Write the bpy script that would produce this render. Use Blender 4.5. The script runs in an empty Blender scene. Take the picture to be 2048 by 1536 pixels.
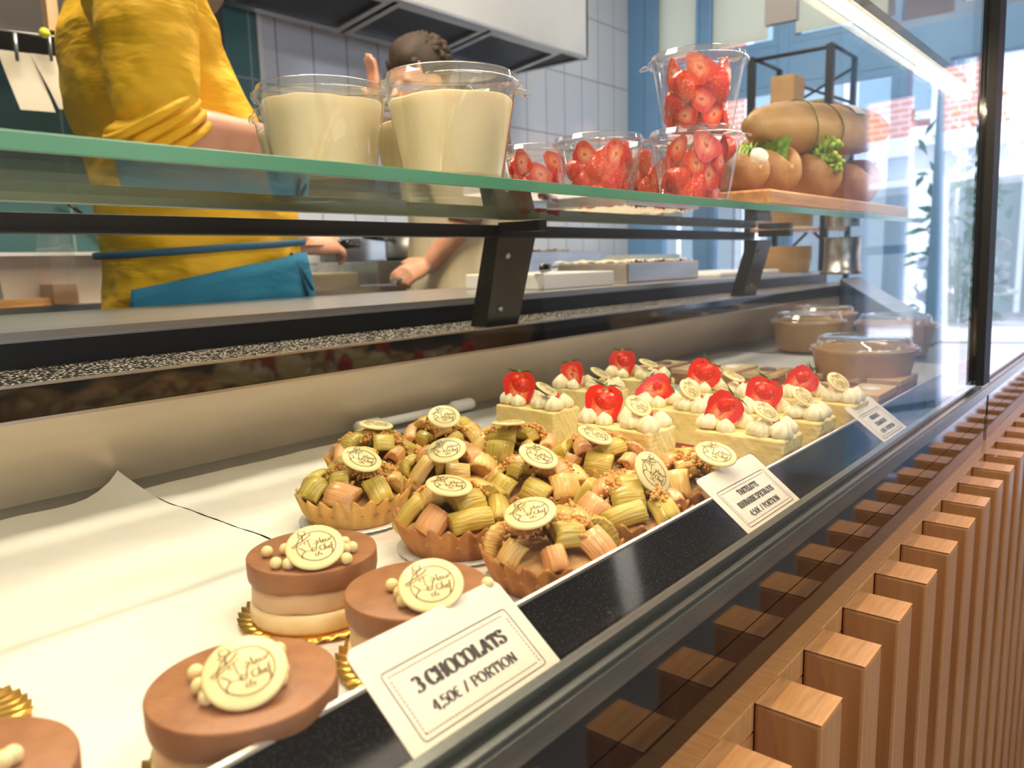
import bpy, bmesh, math, random
from mathutils import Vector, Matrix, Euler
from math import sin, cos, pi, radians, atan2, hypot
sc = bpy.context.scene
COL = sc.collection
# ------------------------------------------------------------------ camera
FPX = 1580.0
CAMX = Vector((0.63900054, -0.76885647, -0.0231956))
CAMD = Vector((-0.13422367, -0.08175994, -0.98757244))   # image down
CAMF = Vector((0.75740499, 0.63417272, -0.15544338))     # forward
cam = bpy.data.cameras.new('camera'); camo = bpy.data.objects.new('camera', cam); COL.objects.link(camo)
camo.matrix_world = Matrix(((CAMX[0], -CAMD[0], -CAMF[0], 0), (CAMX[1], -CAMD[1], -CAMF[1], 0), (CAMX[2], -CAMD[2], -CAMF[2], 0), (0, 0, 0, 1)))
cam.sensor_width = 36; cam.lens = FPX / 2048 * 36; cam.clip_start = 0.02; cam.clip_end = 200
cam.dof.use_dof = True; cam.dof.focus_distance = 0.62; cam.dof.aperture_fstop = 9.5
sc.camera = camo
sc.view_settings.view_transform = 'Standard'; sc.view_settings.look = 'None'
sc.view_settings.exposure = 0.2; sc.view_settings.gamma = 1
sc.view_settings.use_curve_mapping = False
# ------------------------------------------------------------------ daylight
w = bpy.data.worlds.new('world'); sc.world = w; w.use_nodes = True
bg = w.node_tree.nodes['Background']; bg.inputs[0].default_value = (0.66, 0.80, 1.0, 1); bg.inputs[1].default_value = 3.2
def area(name, loc, rot, sx, sy, power, col):
    l = bpy.data.lights.new(name, 'AREA'); l.shape = 'RECTANGLE'; l.size = sx; l.size_y = sy; l.energy = power; l.color = col
    o = bpy.data.objects.new(name, l); COL.objects.link(o); o.location = loc; o.rotation_euler = rot; return o
area('case_tube_light', (0.45, 0.30, 0.2550), (radians(-14), 0, 0), 2.3, 0.009, 6.6, (1.0, 0.79, 0.53))
area('kitchen_ceiling_light', (1.0, 1.35, 1.62), (0, 0, 0), 1.6, 0.5, 58, (1.0, 0.86, 0.66))
area('hood_light', (2.4, 2.1, 1.0), (0, 0, 0), 0.8, 0.2, 3.0, (1.0, 0.93, 0.85))
area('customer_side_fill', (0.6, -1.0, 1.62), (0, 0, 0), 1.4, 0.4, 26, (1.0, 0.86, 0.68))  # added warm lamp out of view, strengthened to brighten the slatted front
area('shop_front_fill', (2.9, .9, 1.60), (0, radians(-25), 0), .5, 1.2, 22, (1.0, .92, .82))  # added lamp without a visible source, lifts the dark blue frames
sun = bpy.data.lights.new('sun', 'SUN'); sun.energy = 4.0; sun.angle = 0.02; sun.color = (1, .95, .88)
so = bpy.data.objects.new('sun', sun); COL.objects.link(so); so.rotation_euler = Vector((-0.55, 0.35, 0.75)).to_track_quat('Z', 'Y').to_euler()
# ------------------------------------------------------------------ helpers
def ray(px, py):
    return CAMX * ((px - 1024) / FPX) + CAMD * ((py - 768) / FPX) + CAMF
def atz(px, py, z): r = ray(px, py); return r * (z / r.z)
def aty(px, py, y): r = ray(px, py); return r * (y / r.y)
def atx(px, py, x): r = ray(px, py); return r * (x / r.x)
R = random.Random(7)
def nd(t, typ, **k):
    n = t.nodes.new(typ)
    for a, b in k.items(): setattr(n, a, b)
    return n
MATS = {}
def mat(name, col, rough=0.5, metal=0.0, col2=None, scale=20.0, detail=4, bump=0.0, bscale=None, stretch=(1, 1, 1), spec=0.5,
        emit=0.0, sss=0.0, ramp=(0.35, 0.65), coat=0.0, sheen=0.0):
    if name in MATS: return MATS[name]
    m = bpy.data.materials.new(name); m.use_nodes = True; MATS[name] = m
    t = m.node_tree; b = t.nodes['Principled BSDF']
    b.inputs['Base Color'].default_value = (*col, 1); b.inputs['Roughness'].default_value = rough
    b.inputs['Metallic'].default_value = metal; b.inputs['Specular IOR Level'].default_value = spec
    if coat: b.inputs['Coat Weight'].default_value = coat; b.inputs['Coat Roughness'].default_value = 0.08
    if sheen: b.inputs['Sheen Weight'].default_value = sheen
    if sss:
        b.inputs['Subsurface Weight'].default_value = sss; b.inputs['Subsurface Radius'].default_value = (1, .6, .35); b.inputs['Subsurface Scale'].default_value = 0.006
    if emit:
        b.inputs['Emission Color'].default_value = (*col, 1); b.inputs['Emission Strength'].default_value = emit
    if col2 or bump:
        tc = nd(t, 'ShaderNodeTexCoord'); mp = nd(t, 'ShaderNodeMapping'); mp.inputs['Scale'].default_value = stretch
        t.links.new(tc.outputs['Object'], mp.inputs[0])
    if col2:
        n = nd(t, 'ShaderNodeTexNoise'); n.inputs['Scale'].default_value = scale; n.inputs['Detail'].default_value = detail
        t.links.new(mp.outputs[0], n.inputs['Vector'])
        r = nd(t, 'ShaderNodeValToRGB'); r.color_ramp.elements[0].color = (*col, 1); r.color_ramp.elements[1].color = (*col2, 1)
        r.color_ramp.elements[0].position, r.color_ramp.elements[1].position = ramp
        t.links.new(n.outputs['Fac'], r.inputs[0]); t.links.new(r.outputs[0], b.inputs['Base Color'])
    if bump:
        n2 = nd(t, 'ShaderNodeTexNoise'); n2.inputs['Scale'].default_value = bscale or scale; n2.inputs['Detail'].default_value = detail
        t.links.new(mp.outputs[0], n2.inputs['Vector'])
        bp = nd(t, 'ShaderNodeBump'); bp.inputs['Strength'].default_value = min(1, bump); bp.inputs['Distance'].default_value = 0.002 * max(1, bump)
        t.links.new(n2.outputs['Fac'], bp.inputs['Height']); t.links.new(bp.outputs[0], b.inputs['Normal'])
    return m
def clear(name, tint=(1, 1, 1), ior=1.5, rough=0.0, frost=0.0, refl=(1, 1, 1), gain=1.0):
    """flat or thin-walled glazing: straight transmission plus a Fresnel mirror coat"""
    m = bpy.data.materials.new(name); m.use_nodes = True; t = m.node_tree
    for n in list(t.nodes): t.nodes.remove(n)
    out = nd(t, 'ShaderNodeOutputMaterial'); tr = nd(t, 'ShaderNodeBsdfTransparent'); tr.inputs[0].default_value = (*tint, 1)
    gl = nd(t, 'ShaderNodeBsdfGlossy'); gl.inputs['Roughness'].default_value = rough; gl.inputs[0].default_value = (*refl, 1)
    ge = nd(t, 'ShaderNodeNewGeometry'); dt = nd(t, 'ShaderNodeVectorMath', operation='DOT_PRODUCT'); ab = nd(t, 'ShaderNodeMath', operation='ABSOLUTE')
    om = nd(t, 'ShaderNodeMath', operation='SUBTRACT', use_clamp=True); om.inputs[0].default_value = 1; pw = nd(t, 'ShaderNodeMath', operation='POWER'); pw.inputs[1].default_value = 5
    f0 = ((ior - 1) / (ior + 1)) ** 2 * gain; ma = nd(t, 'ShaderNodeMath', operation='MULTIPLY_ADD', use_clamp=True); ma.inputs[1].default_value = 1 - f0; ma.inputs[2].default_value = f0
    t.links.new(ge.outputs['Normal'], dt.inputs[0]); t.links.new(ge.outputs['Incoming'], dt.inputs[1]); t.links.new(dt.outputs['Value'], ab.inputs[0]); t.links.new(ab.outputs[0], om.inputs[1])
    t.links.new(om.outputs[0], pw.inputs[0]); t.links.new(pw.outputs[0], ma.inputs[0]); mx = nd(t, 'ShaderNodeMixShader'); fac = ma.outputs[0]
    base = tr.outputs[0]
    if frost:
        df = nd(t, 'ShaderNodeBsdfDiffuse'); df.inputs[0].default_value = (.85, .85, .85, 1)
        m2 = nd(t, 'ShaderNodeMixShader'); m2.inputs[0].default_value = frost
        t.links.new(tr.outputs[0], m2.inputs[1]); t.links.new(df.outputs[0], m2.inputs[2]); base = m2.outputs[0]
    t.links.new(fac, mx.inputs[0]); t.links.new(base, mx.inputs[1]); t.links.new(gl.outputs[0], mx.inputs[2]); t.links.new(mx.outputs[0], out.inputs[0])
    return m
def tilemat(name, col, col2, grout, tw, th, rough=0.25, off=0.0, msize=0.004):
    m = bpy.data.materials.new(name); m.use_nodes = True; t = m.node_tree; b = t.nodes['Principled BSDF']
    tc = nd(t, 'ShaderNodeTexCoord'); sp = nd(t, 'ShaderNodeSeparateXYZ'); cb = nd(t, 'ShaderNodeCombineXYZ')
    ad = nd(t, 'ShaderNodeMath', operation='ADD')
    t.links.new(tc.outputs['Object'], sp.inputs[0]); t.links.new(sp.outputs[0], ad.inputs[0]); t.links.new(sp.outputs[1], ad.inputs[1])
    t.links.new(ad.outputs[0], cb.inputs[0]); t.links.new(sp.outputs[2], cb.inputs[1])
    br = nd(t, 'ShaderNodeTexBrick'); br.offset = off; br.inputs['Color1'].default_value = (*col, 1); br.inputs['Color2'].default_value = (*col2, 1)
    br.inputs['Mortar'].default_value = (*grout, 1); br.inputs['Scale'].default_value = 1; br.inputs['Mortar Size'].default_value = msize
    br.inputs['Brick Width'].default_value = tw; br.inputs['Row Height'].default_value = th
    t.links.new(cb.outputs[0], br.inputs[0]); t.links.new(br.outputs['Color'], b.inputs['Base Color']); b.inputs['Roughness'].default_value = rough
    bp = nd(t, 'ShaderNodeBump'); bp.inputs['Strength'].default_value = .4; bp.inputs['Distance'].default_value = .002; bp.invert = True
    t.links.new(br.outputs['Fac'], bp.inputs['Height']); t.links.new(bp.outputs[0], b.inputs['Normal'])
    return m
def speckmat(name, base, speck, scale, thr, rough=.15, metal=0.0, coat=0.0, bump=0.0):
    m = bpy.data.materials.new(name); m.use_nodes = True; t = m.node_tree; b = t.nodes['Principled BSDF']
    tc = nd(t, 'ShaderNodeTexCoord'); v = nd(t, 'ShaderNodeTexVoronoi'); v.inputs['Scale'].default_value = scale
    t.links.new(tc.outputs['Object'], v.inputs['Vector'])
    r = nd(t, 'ShaderNodeValToRGB'); r.color_ramp.elements[0].color = (*speck, 1); r.color_ramp.elements[1].color = (*base, 1)
    r.color_ramp.elements[0].position = thr * .6; r.color_ramp.elements[1].position = thr
    t.links.new(v.outputs['Distance'], r.inputs[0]); t.links.new(r.outputs[0], b.inputs['Base Color'])
    b.inputs['Roughness'].default_value = rough; b.inputs['Metallic'].default_value = metal
    if coat: b.inputs['Coat Weight'].default_value = coat; b.inputs['Coat Roughness'].default_value = .03
    if bump:
        bp = nd(t, 'ShaderNodeBump'); bp.inputs['Strength'].default_value = bump; bp.inputs['Distance'].default_value = .002; bp.invert = True
        t.links.new(r.outputs[0], bp.inputs['Height']); t.links.new(bp.outputs[0], b.inputs['Normal'])
    return m
def woodmat(name, c1, c2, scale=14, stretch=(1, 12, 12), rough=.35, coat=0.2):
    return mat(name, c1, rough, col2=c2, scale=scale, detail=6, stretch=stretch, bump=.15, coat=coat)

class MB:
    def __init__(s): s.v = []; s.f = []; s.sm = []
    def add(s, vs, fs, smooth=True, M=None):
        o = len(s.v)
        s.v += [tuple(M @ Vector(v)) if M else tuple(v) for v in vs]
        s.f += [[i + o for i in f] for f in fs]; s.sm += [smooth] * len(fs); return s
    def box(s, a, b, M=None):
        x0, y0, z0 = a; x1, y1, z1 = b
        return s.add([(x0, y0, z0), (x1, y0, z0), (x1, y1, z0), (x0, y1, z0), (x0, y0, z1), (x1, y0, z1), (x1, y1, z1), (x0, y1, z1)],
                     [[3, 2, 1, 0], [4, 5, 6, 7], [0, 1, 5, 4], [1, 2, 6, 5], [2, 3, 7, 6], [3, 0, 4, 7]], False, M)
    def prism(s, prof, x0, x1, M=None):          # prof: (y,z) polygon, extruded along X
        n = len(prof)
        return s.add([(x0, y, z) for y, z in prof] + [(x1, y, z) for y, z in prof],
                     [[(i + 1) % n, i, i + n, (i + 1) % n + n] for i in range(n)] + [list(range(n)), list(range(2 * n - 1, n - 1, -1))], False, M)
    def extr(s, poly, z0, z1, M=None, smooth=False):          # poly: (x,y)
        n = len(poly)
        return s.add([(x, y, z0) for x, y in poly] + [(x, y, z1) for x, y in poly],
                     [[i, (i + 1) % n, (i + 1) % n + n, i + n] for i in range(n)] + [list(range(n - 1, -1, -1)), list(range(n, 2 * n))], smooth, M)
    def lathe(s, prof, n=32, fn=None, M=None, closed_top=True, closed_bot=True, smooth=True):
        vs = []; fs = []
        for j, (r, z) in enumerate(prof):
            for i in range(n):
                a = 2 * pi * i / n; rr, zz = (r, z) if fn is None else fn(a, r, z, j)
                vs.append((rr * cos(a), rr * sin(a), zz))
        m = len(prof)
        for j in range(m - 1):
            for i in range(n):
                k = (i + 1) % n; fs.append([j * n + i, j * n + k, (j + 1) * n + k, (j + 1) * n + i])
        if closed_bot: fs.append(list(range(n - 1, -1, -1)))
        if closed_top: fs.append([(m - 1) * n + i for i in range(n)])
        return s.add(vs, fs, smooth, M)
    def tube(s, pts, rad, n=10, M=None, cap=True, flat=None):
        pts = [Vector(p) for p in pts]; m = len(pts)
        if not hasattr(rad, '__len__'): rad = [rad] * m
        vs = []; fs = []; up = None
        for j, p in enumerate(pts):
            d = (pts[min(j + 1, m - 1)] - pts[max(j - 1, 0)]).normalized()
            if up is None:
                up = Vector((0, 0, 1)) if abs(d.z) < .9 else Vector((1, 0, 0))
            u = (up - d * up.dot(d)).normalized(); up = u; w_ = d.cross(u)
            ru = rad[j]; rw = ru if flat is None else ru * flat
            for i in range(n):
                a = 2 * pi * i / n; vs.append(p + u * cos(a) * ru + w_ * sin(a) * rw)
        for j in range(m - 1):
            for i in range(n):
                k = (i + 1) % n; fs.append([j * n + i, j * n + k, (j + 1) * n + k, (j + 1) * n + i])
        if cap: fs.append(list(range(n - 1, -1, -1))); fs.append([(m - 1) * n + i for i in range(n)])
        return s.add(vs, fs, True, M)
    def ball(s, c, r, sub=2, sc_=(1, 1, 1), jit=0.0, rnd=None, M=None):
        bm = bmesh.new(); bmesh.ops.create_icosphere(bm, subdivisions=sub, radius=1)
        rnd = rnd or R
        vs = []
        for v in bm.verts:
            k = 1 + (rnd.uniform(-jit, jit) if jit else 0)
            vs.append((c[0] + v.co.x * r * sc_[0] * k, c[1] + v.co.y * r * sc_[1] * k, c[2] + v.co.z * r * sc_[2] * k))
        fs = [[v.index for v in f.verts] for f in bm.faces]; bm.free()
        return s.add(vs, fs, True, M)
    def grid(s, nx, ny, fn, M=None):
        vs = [fn(i / nx, j / ny) for j in range(ny + 1) for i in range(nx + 1)]
        fs = [[j * (nx + 1) + i, j * (nx + 1) + i + 1, (j + 1) * (nx + 1) + i + 1, (j + 1) * (nx + 1) + i] for j in range(ny) for i in range(nx)]
        return s.add(vs, fs, True, M)
    def mesh(s, name, m=None):
        me = bpy.data.meshes.new(name); me.from_pydata(s.v, [], s.f)
        me.polygons.foreach_set('use_smooth', s.sm); me.update()
        if m: me.materials.append(m)
        return me
def obj(name, mb, m, parent=None, loc=None, rot=None, bevel=0.0, scale=None, fix=False):
    me = mb.mesh(name, m) if isinstance(mb, MB) else mb
    if fix:
        bm = bmesh.new(); bm.from_mesh(me); bmesh.ops.recalc_face_normals(bm, faces=bm.faces); bm.to_mesh(me); bm.free()
    o = bpy.data.objects.new(name, me); COL.objects.link(o); o.parent = parent
    if loc is not None: o.location = loc
    if rot is not None: o.rotation_euler = rot
    if scale is not None: o.scale = scale
    if bevel:
        b = o.modifiers.new('bevel', 'BEVEL'); b.width = bevel; b.segments = 2; b.limit_method = 'ANGLE'; b.angle_limit = radians(40)
    return o
def tag(o, label, cat, group=None, kind=None):
    o['label'] = label; o['category'] = cat
    if group: o['group'] = group
    if kind: o['kind'] = kind
    return o
def thing(name, label, cat, loc=(0, 0, 0), rotz=0.0, group=None):
    o = bpy.data.objects.new(name, None); COL.objects.link(o); o.empty_display_size = .02
    o.location = loc; o.rotation_euler = (0, 0, rotz); return tag(o, label, cat, group)
def struct(name, mb, m, bevel=0.0, parent=None):
    o = obj(name, mb, m, parent, bevel=bevel)
    if parent is None: o['kind'] = 'structure'
    return o
def noise1(x, y, s=0):
    return (sin(x * 1.7 + s) * cos(y * 2.3 + s * 1.3) + .5 * sin(x * 4.1 + y * 3.3 + s * 2.1) + .25 * sin(x * 9.2 - y * 7.7 + s)) / 1.75
def frame(c, n, up):
    n = Vector(n).normalized(); u = (Vector(up) - n * Vector(up).dot(n)).normalized(); r = u.cross(n)
    return Matrix(((r.x, u.x, n.x, c[0]), (r.y, u.y, n.y, c[1]), (r.z, u.z, n.z, c[2]), (0, 0, 0, 1)))
# ------------------------------------------------------------------ lettering strokes
def arc(cx, cy, rx, ry, a0, a1, n=10): return [(cx + rx * cos(radians(a0 + (a1 - a0) * i / n)), cy + ry * sin(radians(a0 + (a1 - a0) * i / n))) for i in range(n + 1)]
def ser(x, y, w_=.16): return [(x - w_, y), (x + w_, y)]
G = {
 'C': (.8, [arc(.45, .5, .38, .5, 50, 310, 16), [(.72, .70), (.72, .95)], [(.72, .05), (.72, .25)]]),
 'H': (.9, [[(.2, 0), (.2, 1)], [(.7, 0), (.7, 1)], [(.2, .5), (.7, .5)], ser(.2, 0), ser(.2, 1), ser(.7, 0), ser(.7, 1)]),
 'O': (.9, [arc(.45, .5, .37, .5, 0, 360, 22)]),
 'L': (.75, [[(.22, 0), (.22, 1)], ser(.22, 1), [(.06, 0), (.7, 0)], [(.68, 0), (.70, .28)]]),
 'A': (.9, [[(.12, 0), (.45, 1)], [(.45, 1), (.76, 0)], [(.25, .35), (.66, .35)], ser(.12, 0, .12), ser(.76, 0, .14)]),
 'T': (.8, [[(.4, 0), (.4, 1)], [(.06, 1), (.74, 1)], [(.06, 1), (.06, .75)], [(.74, 1), (.74, .75)], ser(.4, 0)]),
 'S': (.65, [arc(.33, .74, .23, .26, 20, 200, 10) + arc(.33, .26, .26, .26, 70, -160, 12), [(.56, .74), (.56, .97)], [(.08, .02), (.08, .26)]]),
 'P': (.8, [[(.22, 0), (.22, 1)], [(.08, 1), (.45, 1)] + arc(.45, .75, .26, .25, 90, -90, 10) + [(.22, .5)], ser(.22, 0)]),
 'R': (.85, [[(.22, 0), (.22, 1)], [(.08, 1), (.42, 1)] + arc(.42, .76, .25, .24, 90, -90, 10) + [(.22, .52)], [(.42, .52), (.74, 0)], ser(.22, 0), ser(.78, 0, .1)]),
 'B': (.8, [[(.2, 0), (.2, 1)], [(.06, 1), (.4, 1)] + arc(.4, .76, .22, .24, 90, -90, 9) + [(.2, .52)], arc(.42, .26, .27, .26, 90, -90, 9) + [(.06, 0)]]),
 'I': (.45, [[(.22, 0), (.22, 1)], ser(.22, 0), ser(.22, 1)]),
 'N': (.95, [[(.2, 0), (.2, 1)], [(.2, 1), (.75, 0)], [(.75, 0), (.75, 1)], ser(.2, 0), ser(.2, 1, .12), ser(.75, 1)]),
 'M': (1.1, [[(.2, 0), (.2, 1)], [(.2, 1), (.52, .1)], [(.52, .1), (.84, 1)], [(.84, 0), (.84, 1)], ser(.2, 0), ser(.84, 0)]),
 'E': (.75, [[(.2, 0), (.2, 1)], [(.06, 1), (.66, 1)], [(.2, .5), (.5, .5)], [(.06, 0), (.68, 0)], [(.66, 1), (.66, .76)], [(.68, 0), (.68, .26)], [(.5, .38), (.5, .62)]]),
 'U': (.85, [[(.2, 1), (.2, .3)] + arc(.45, .28, .25, .28, 180, 360, 8) + [(.7, .3), (.7, 1)], ser(.2, 1), ser(.7, 1)]),
 'F': (.72, [[(.2, 0), (.2, 1)], [(.06, 1), (.66, 1)], [(.2, .5), (.5, .5)], [(.66, 1), (.66, .76)], ser(.2, 0)]),
 '3': (.7, [arc(.3, .75, .25, .25, 150, -90, 10), arc(.3, .26, .3, .27, 90, -150, 12)]),
 '4': (.7, [[(.48, 0), (.48, 1)], [(.48, 1), (.04, .3)], [(.04, .3), (.66, .3)], ser(.48, 0, .14)]),
 '5': (.7, [[(.14, .98), (.6, .98)], [(.14, .98), (.12, .55)], arc(.3, .32, .3, .32, 125, -150, 12)]),
 '0': (.7, [arc(.34, .5, .28, .5, 0, 360, 20)]),
 ',': (.3, [[(.14, .1), (.16, .02), (.06, -.15)]]),
 '/': (.55, [[(.06, -.05), (.46, 1.05)]]),
 '€': (.75, [arc(.45, .5, .34, .5, 60, 300, 14), [(.0, .6), (.55, .6)], [(.0, .42), (.5, .42)]]),
 ' ': (.4, []),
}
def ribbon(mb, pts, wmax, wmin, M, z=0.0):
    n = len(pts)
    vs = []
    for i, (x, y) in enumerate(pts):
        a = pts[max(i - 1, 0)]; b = pts[min(i + 1, n - 1)]
        if i == n - 1 and hypot(pts[0][0] - x, pts[0][1] - y) < 1e-5: b = pts[1]
        if i == 0 and hypot(pts[-1][0] - x, pts[-1][1] - y) < 1e-5 and n > 2: a = pts[-2]
        dx, dy = b[0] - a[0], b[1] - a[1]; l = hypot(dx, dy) or 1; dx /= l; dy /= l
        w_ = (wmin + (wmax - wmin) * abs(dy) ** 1.5) / 2
        vs += [(x - dy * w_, y + dx * w_, z), (x + dy * w_, y - dx * w_, z)]
    mb.add(vs, [[2 * i, 2 * i + 1, 2 * i + 3, 2 * i + 2] for i in range(n - 1)], False, M)
def text(mb, s, size, cx, cy, M, bold=.2, thin=.06, width=None):
    tot = sum(G[c][0] for c in s); k = size if width is None else width / tot
    x = cx - tot * k / 2
    for c in s:
        wd, st = G[c]
        for p in st: ribbon(mb, [(x + a * k, cy + b * size) for a, b in p], bold * min(k, size), thin * size, M)
        x += wd * k
# ------------------------------------------------------------------ materials
M_steel = mat('brushed_steel', (.62, .60, .57), .32, 1.0, col2=(.52, .50, .47), scale=6, stretch=(1, 6, 6))
M_steel_d = mat('dull_steel', (.42, .42, .42), .4, .9, col2=(.34, .34, .34), scale=8)
M_black = mat('black_gloss', (.008, .008, .009), .06, coat=.4)
M_blackm = mat('black_metal', (.018, .018, .02), .35, .4)
M_dark = mat('dark_bronze', (.05, .045, .038), .3, .5)
M_alu = mat('aluminium_rail', (.36, .37, .34), .25, .9, col2=(.28, .29, .27), scale=30, stretch=(.2, 6, 6))
M_granite = speckmat('black_granite', (.004, .004, .005), (.035, .035, .045), 700, .25, .06)
M_granite.node_tree.nodes['Principled BSDF'].inputs['Specular IOR Level'].default_value = .28
M_perf = speckmat('wet_dark_steel', (.02, .017, .014), (.80, .72, .58), 260, .42, .25, metal=0, bump=.5)
M_glass = clear('display_glass', (.985, .99, .985), 1.5, 0.0, gain=1.25)
M_shelf = clear('shelf_glass', (.90, .955, .92), 1.5, 0.0)
M_edge = mat('glass_edge_green', (.06, .20, .125), .12, col2=(.12, .30, .205), scale=3, stretch=(1, 1, 1), coat=1.0, sss=0)
M_plastic = clear('clear_plastic', (.97, .97, .97), 1.55, .05, frost=.05, gain=2.0)
M_wood = woodmat('beech', (.50, .215, .07), (.60, .28, .105), 7, (14, 14, 1))
M_woodtop = woodmat('beech_endgrain', (.62, .29, .10), (.74, .38, .15), 16, (2, 16, 2))
M_ledge = woodmat('beech_ledge', (.54, .26, .09), (.64, .33, .125), 9, (30, 3, 3))
M_board = woodmat('board_wood', (.42, .19, .06), (.60, .32, .12), 8, (1, 14, 14))
M_paper = mat('baking_paper', (.80, .76, .69), .55, col2=(.74, .70, .64), scale=14, bump=.6, bscale=55)
M_card = mat('ivory_card', (.70, .64, .54), .35, coat=.3)
M_ink = mat('black_ink', (.03, .025, .025), .6)
M_inkb = mat('brown_ink', (.16, .10, .03), .6)
M_wchoc = mat('white_chocolate', (.80, .66, .34), .35, sss=.25, spec=.4)
M_milk = mat('milk_chocolate_mousse', (.26, .10, .036), .5, col2=(.32, .135, .05), scale=60, bump=.2, bscale=300, sss=.1)
M_mid = mat('caramel_mousse', (.58, .38, .21), .5, col2=(.66, .45, .26), scale=60, bump=.2, bscale=200, sss=.2)
M_low = mat('vanilla_mousse', (.86, .66, .34), .45, col2=(.90, .72, .42), scale=70, bump=.2, bscale=200, sss=.2)
M_gold = mat('gold_card', (.85, .50, .10), .28, .85, col2=(.70, .38, .06), scale=40)
M_doily = mat('white_scalloped_card', (.75, .76, .76), .4, .2)
M_crust = mat('shortcrust_golden', (.62, .32, .07), .65, col2=(.72, .43, .13), scale=60, bump=.4, bscale=300)
M_crust2 = mat('shortcrust_brown', (.36, .13, .03), .6, col2=(.52, .23, .06), scale=50, bump=.4, bscale=300)
M_fill = mat('almond_filling', (.40, .21, .08), .6, col2=(.58, .36, .15), scale=90, bump=.8, bscale=260)
M_crumb = mat('speculoos_crumble', (.60, .27, .06), .7, col2=(.72, .38, .12), scale=200, bump=.3)
def rhub(name, a, b): return mat(name, a, .33, col2=b, scale=34, detail=2, stretch=(.25, 5, 1.2), bump=.8, bscale=150, sss=.25, coat=.35, ramp=(.3, .7))
M_rh = [rhub('rhubarb_green', (.50, .36, .035), (.76, .58, .15)), rhub('rhubarb_yellow', (.66, .38, .08), (.85, .60, .22)), rhub('rhubarb_pink', (.74, .31, .10), (.86, .50, .22)), rhub('rhubarb_olive', (.42, .30, .03), (.68, .50, .11))]
M_cake = mat('cheesecake', (.82, .64, .24), .45, col2=(.86, .71, .34), scale=40, bump=.2, bscale=160, sss=.25)
M_berry = mat('berry_layer', (.45, .05, .06), .35, col2=(.60, .12, .08), scale=60)
M_bisc = mat('biscuit_base', (.42, .22, .07), .7, col2=(.55, .32, .12), scale=120, bump=.5)
M_cream = mat('whipped_cream', (.90, .80, .56), .4, sss=.4, bump=.1, bscale=200)
M_leaf = mat('strawberry_leaf', (.08, .20, .03), .5)
M_lett = mat('lettuce', (.22, .42, .03), .4, col2=(.45, .62, .10), scale=80, bump=.5, sss=.2)
M_bread = mat('bread_crust', (.27, .11, .028), .5, col2=(.54, .31, .12), scale=22, bump=1.2, bscale=45, stretch=(1, .5, 1))
M_kpaper = mat('kraft_wrap', (.42, .235, .075), .5, col2=(.53, .32, .125), scale=18, bump=.8, bscale=25, stretch=(.4, 2, 2))
M_kraft = mat('kraft_board', (.50, .29, .11), .5, col2=(.56, .34, .14), scale=30)
M_milkc = mat('vanilla_cream', (.84, .72, .42), .45, sss=.3, bump=.06, bscale=60)
M_white = mat('white_plastic', (.80, .79, .76), .35)
M_cream_pl = mat('cream_plastic', (.62, .55, .45), .4, col2=(.50, .42, .33), scale=5)
M_brownie = mat('blond_brownie', (.62, .42, .22), .6, col2=(.70, .50, .29), scale=80, bump=.4)
M_brside = mat('brownie_crumb', (.30, .14, .06), .75, col2=(.42, .22, .10), scale=120, bump=.6)
M_dmed = mat('dark_chocolate_disc', (.20, .12, .07), .3)
M_skin = mat('skin', (.62, .30, .18), .45, col2=(.68, .35, .22), scale=30, sss=.25, bump=.1, bscale=200)
M_glove = mat('gloved_skin', (.55, .33, .27), .2, col2=(.70, .55, .50), scale=25, coat=.6, bump=.4)
def cloth(name, a, b, bs=7, bump=2.2, stretch=(1, 1, 1)): return mat(name, a, .75, col2=b, scale=5, bump=bump, bscale=bs, stretch=stretch, sheen=.2, detail=3)
M_yel = mat('yellow_cotton', (.90, .49, .008), .7, col2=(.95, .55, .012), scale=4, bump=7.0, bscale=9, detail=3, stretch=(1, 1, 2.6))
def folds(m, scale, rot, dist, strength):
    t = m.node_tree; b = t.nodes['Principled BSDF']; tc = nd(t, 'ShaderNodeTexCoord'); mp = nd(t, 'ShaderNodeMapping'); mp.inputs['Rotation'].default_value = rot
    wv = nd(t, 'ShaderNodeTexWave'); wv.inputs['Scale'].default_value = scale; wv.inputs['Distortion'].default_value = dist; wv.inputs['Detail'].default_value = 1.5; wv.inputs['Detail Scale'].default_value = .5
    bp = nd(t, 'ShaderNodeBump'); bp.inputs['Strength'].default_value = strength; bp.inputs['Distance'].default_value = .02; old = b.inputs['Normal'].links
    if old: t.links.new(old[0].from_socket, bp.inputs['Normal'])
    t.links.new(tc.outputs['Object'], mp.inputs[0]); t.links.new(mp.outputs[0], wv.inputs['Vector']); t.links.new(wv.outputs['Fac'], bp.inputs['Height']); t.links.new(bp.outputs[0], b.inputs['Normal'])
folds(M_yel, 3.2, (.4, .9, .3), 9, .45)
M_blue = mat('blue_apron_cotton', (.015, .20, .34), .75, col2=(.02, .26, .42), scale=5, bump=5.0, bscale=8, stretch=(1, 1, 2))
M_tie = mat('apron_tape', (.03, .12, .20), .7)
M_beige = mat('beige_linen', (.55, .46, .28), .8, col2=(.66, .58, .42), scale=9, bump=6.0, bscale=9, stretch=(1.5, 1.5, .6))
M_trous = mat('dark_trousers', (.03, .03, .035), .8)
M_hair = mat('dark_curly_hair', (.035, .018, .010), .7, bump=1.0, bscale=120)
M_beard = mat('grey_beard', (.16, .13, .12), .8, bump=1.0, bscale=160)
M_bluef = mat('blue_painted_frame', (.15, .32, .56), .4, col2=(.18, .37, .62), scale=3)
M_blind = mat('pale_cupboard', (.62, .64, .56), .6)
M_roller = bpy.data.materials.new('translucent_blind'); M_roller.use_nodes = True
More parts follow.
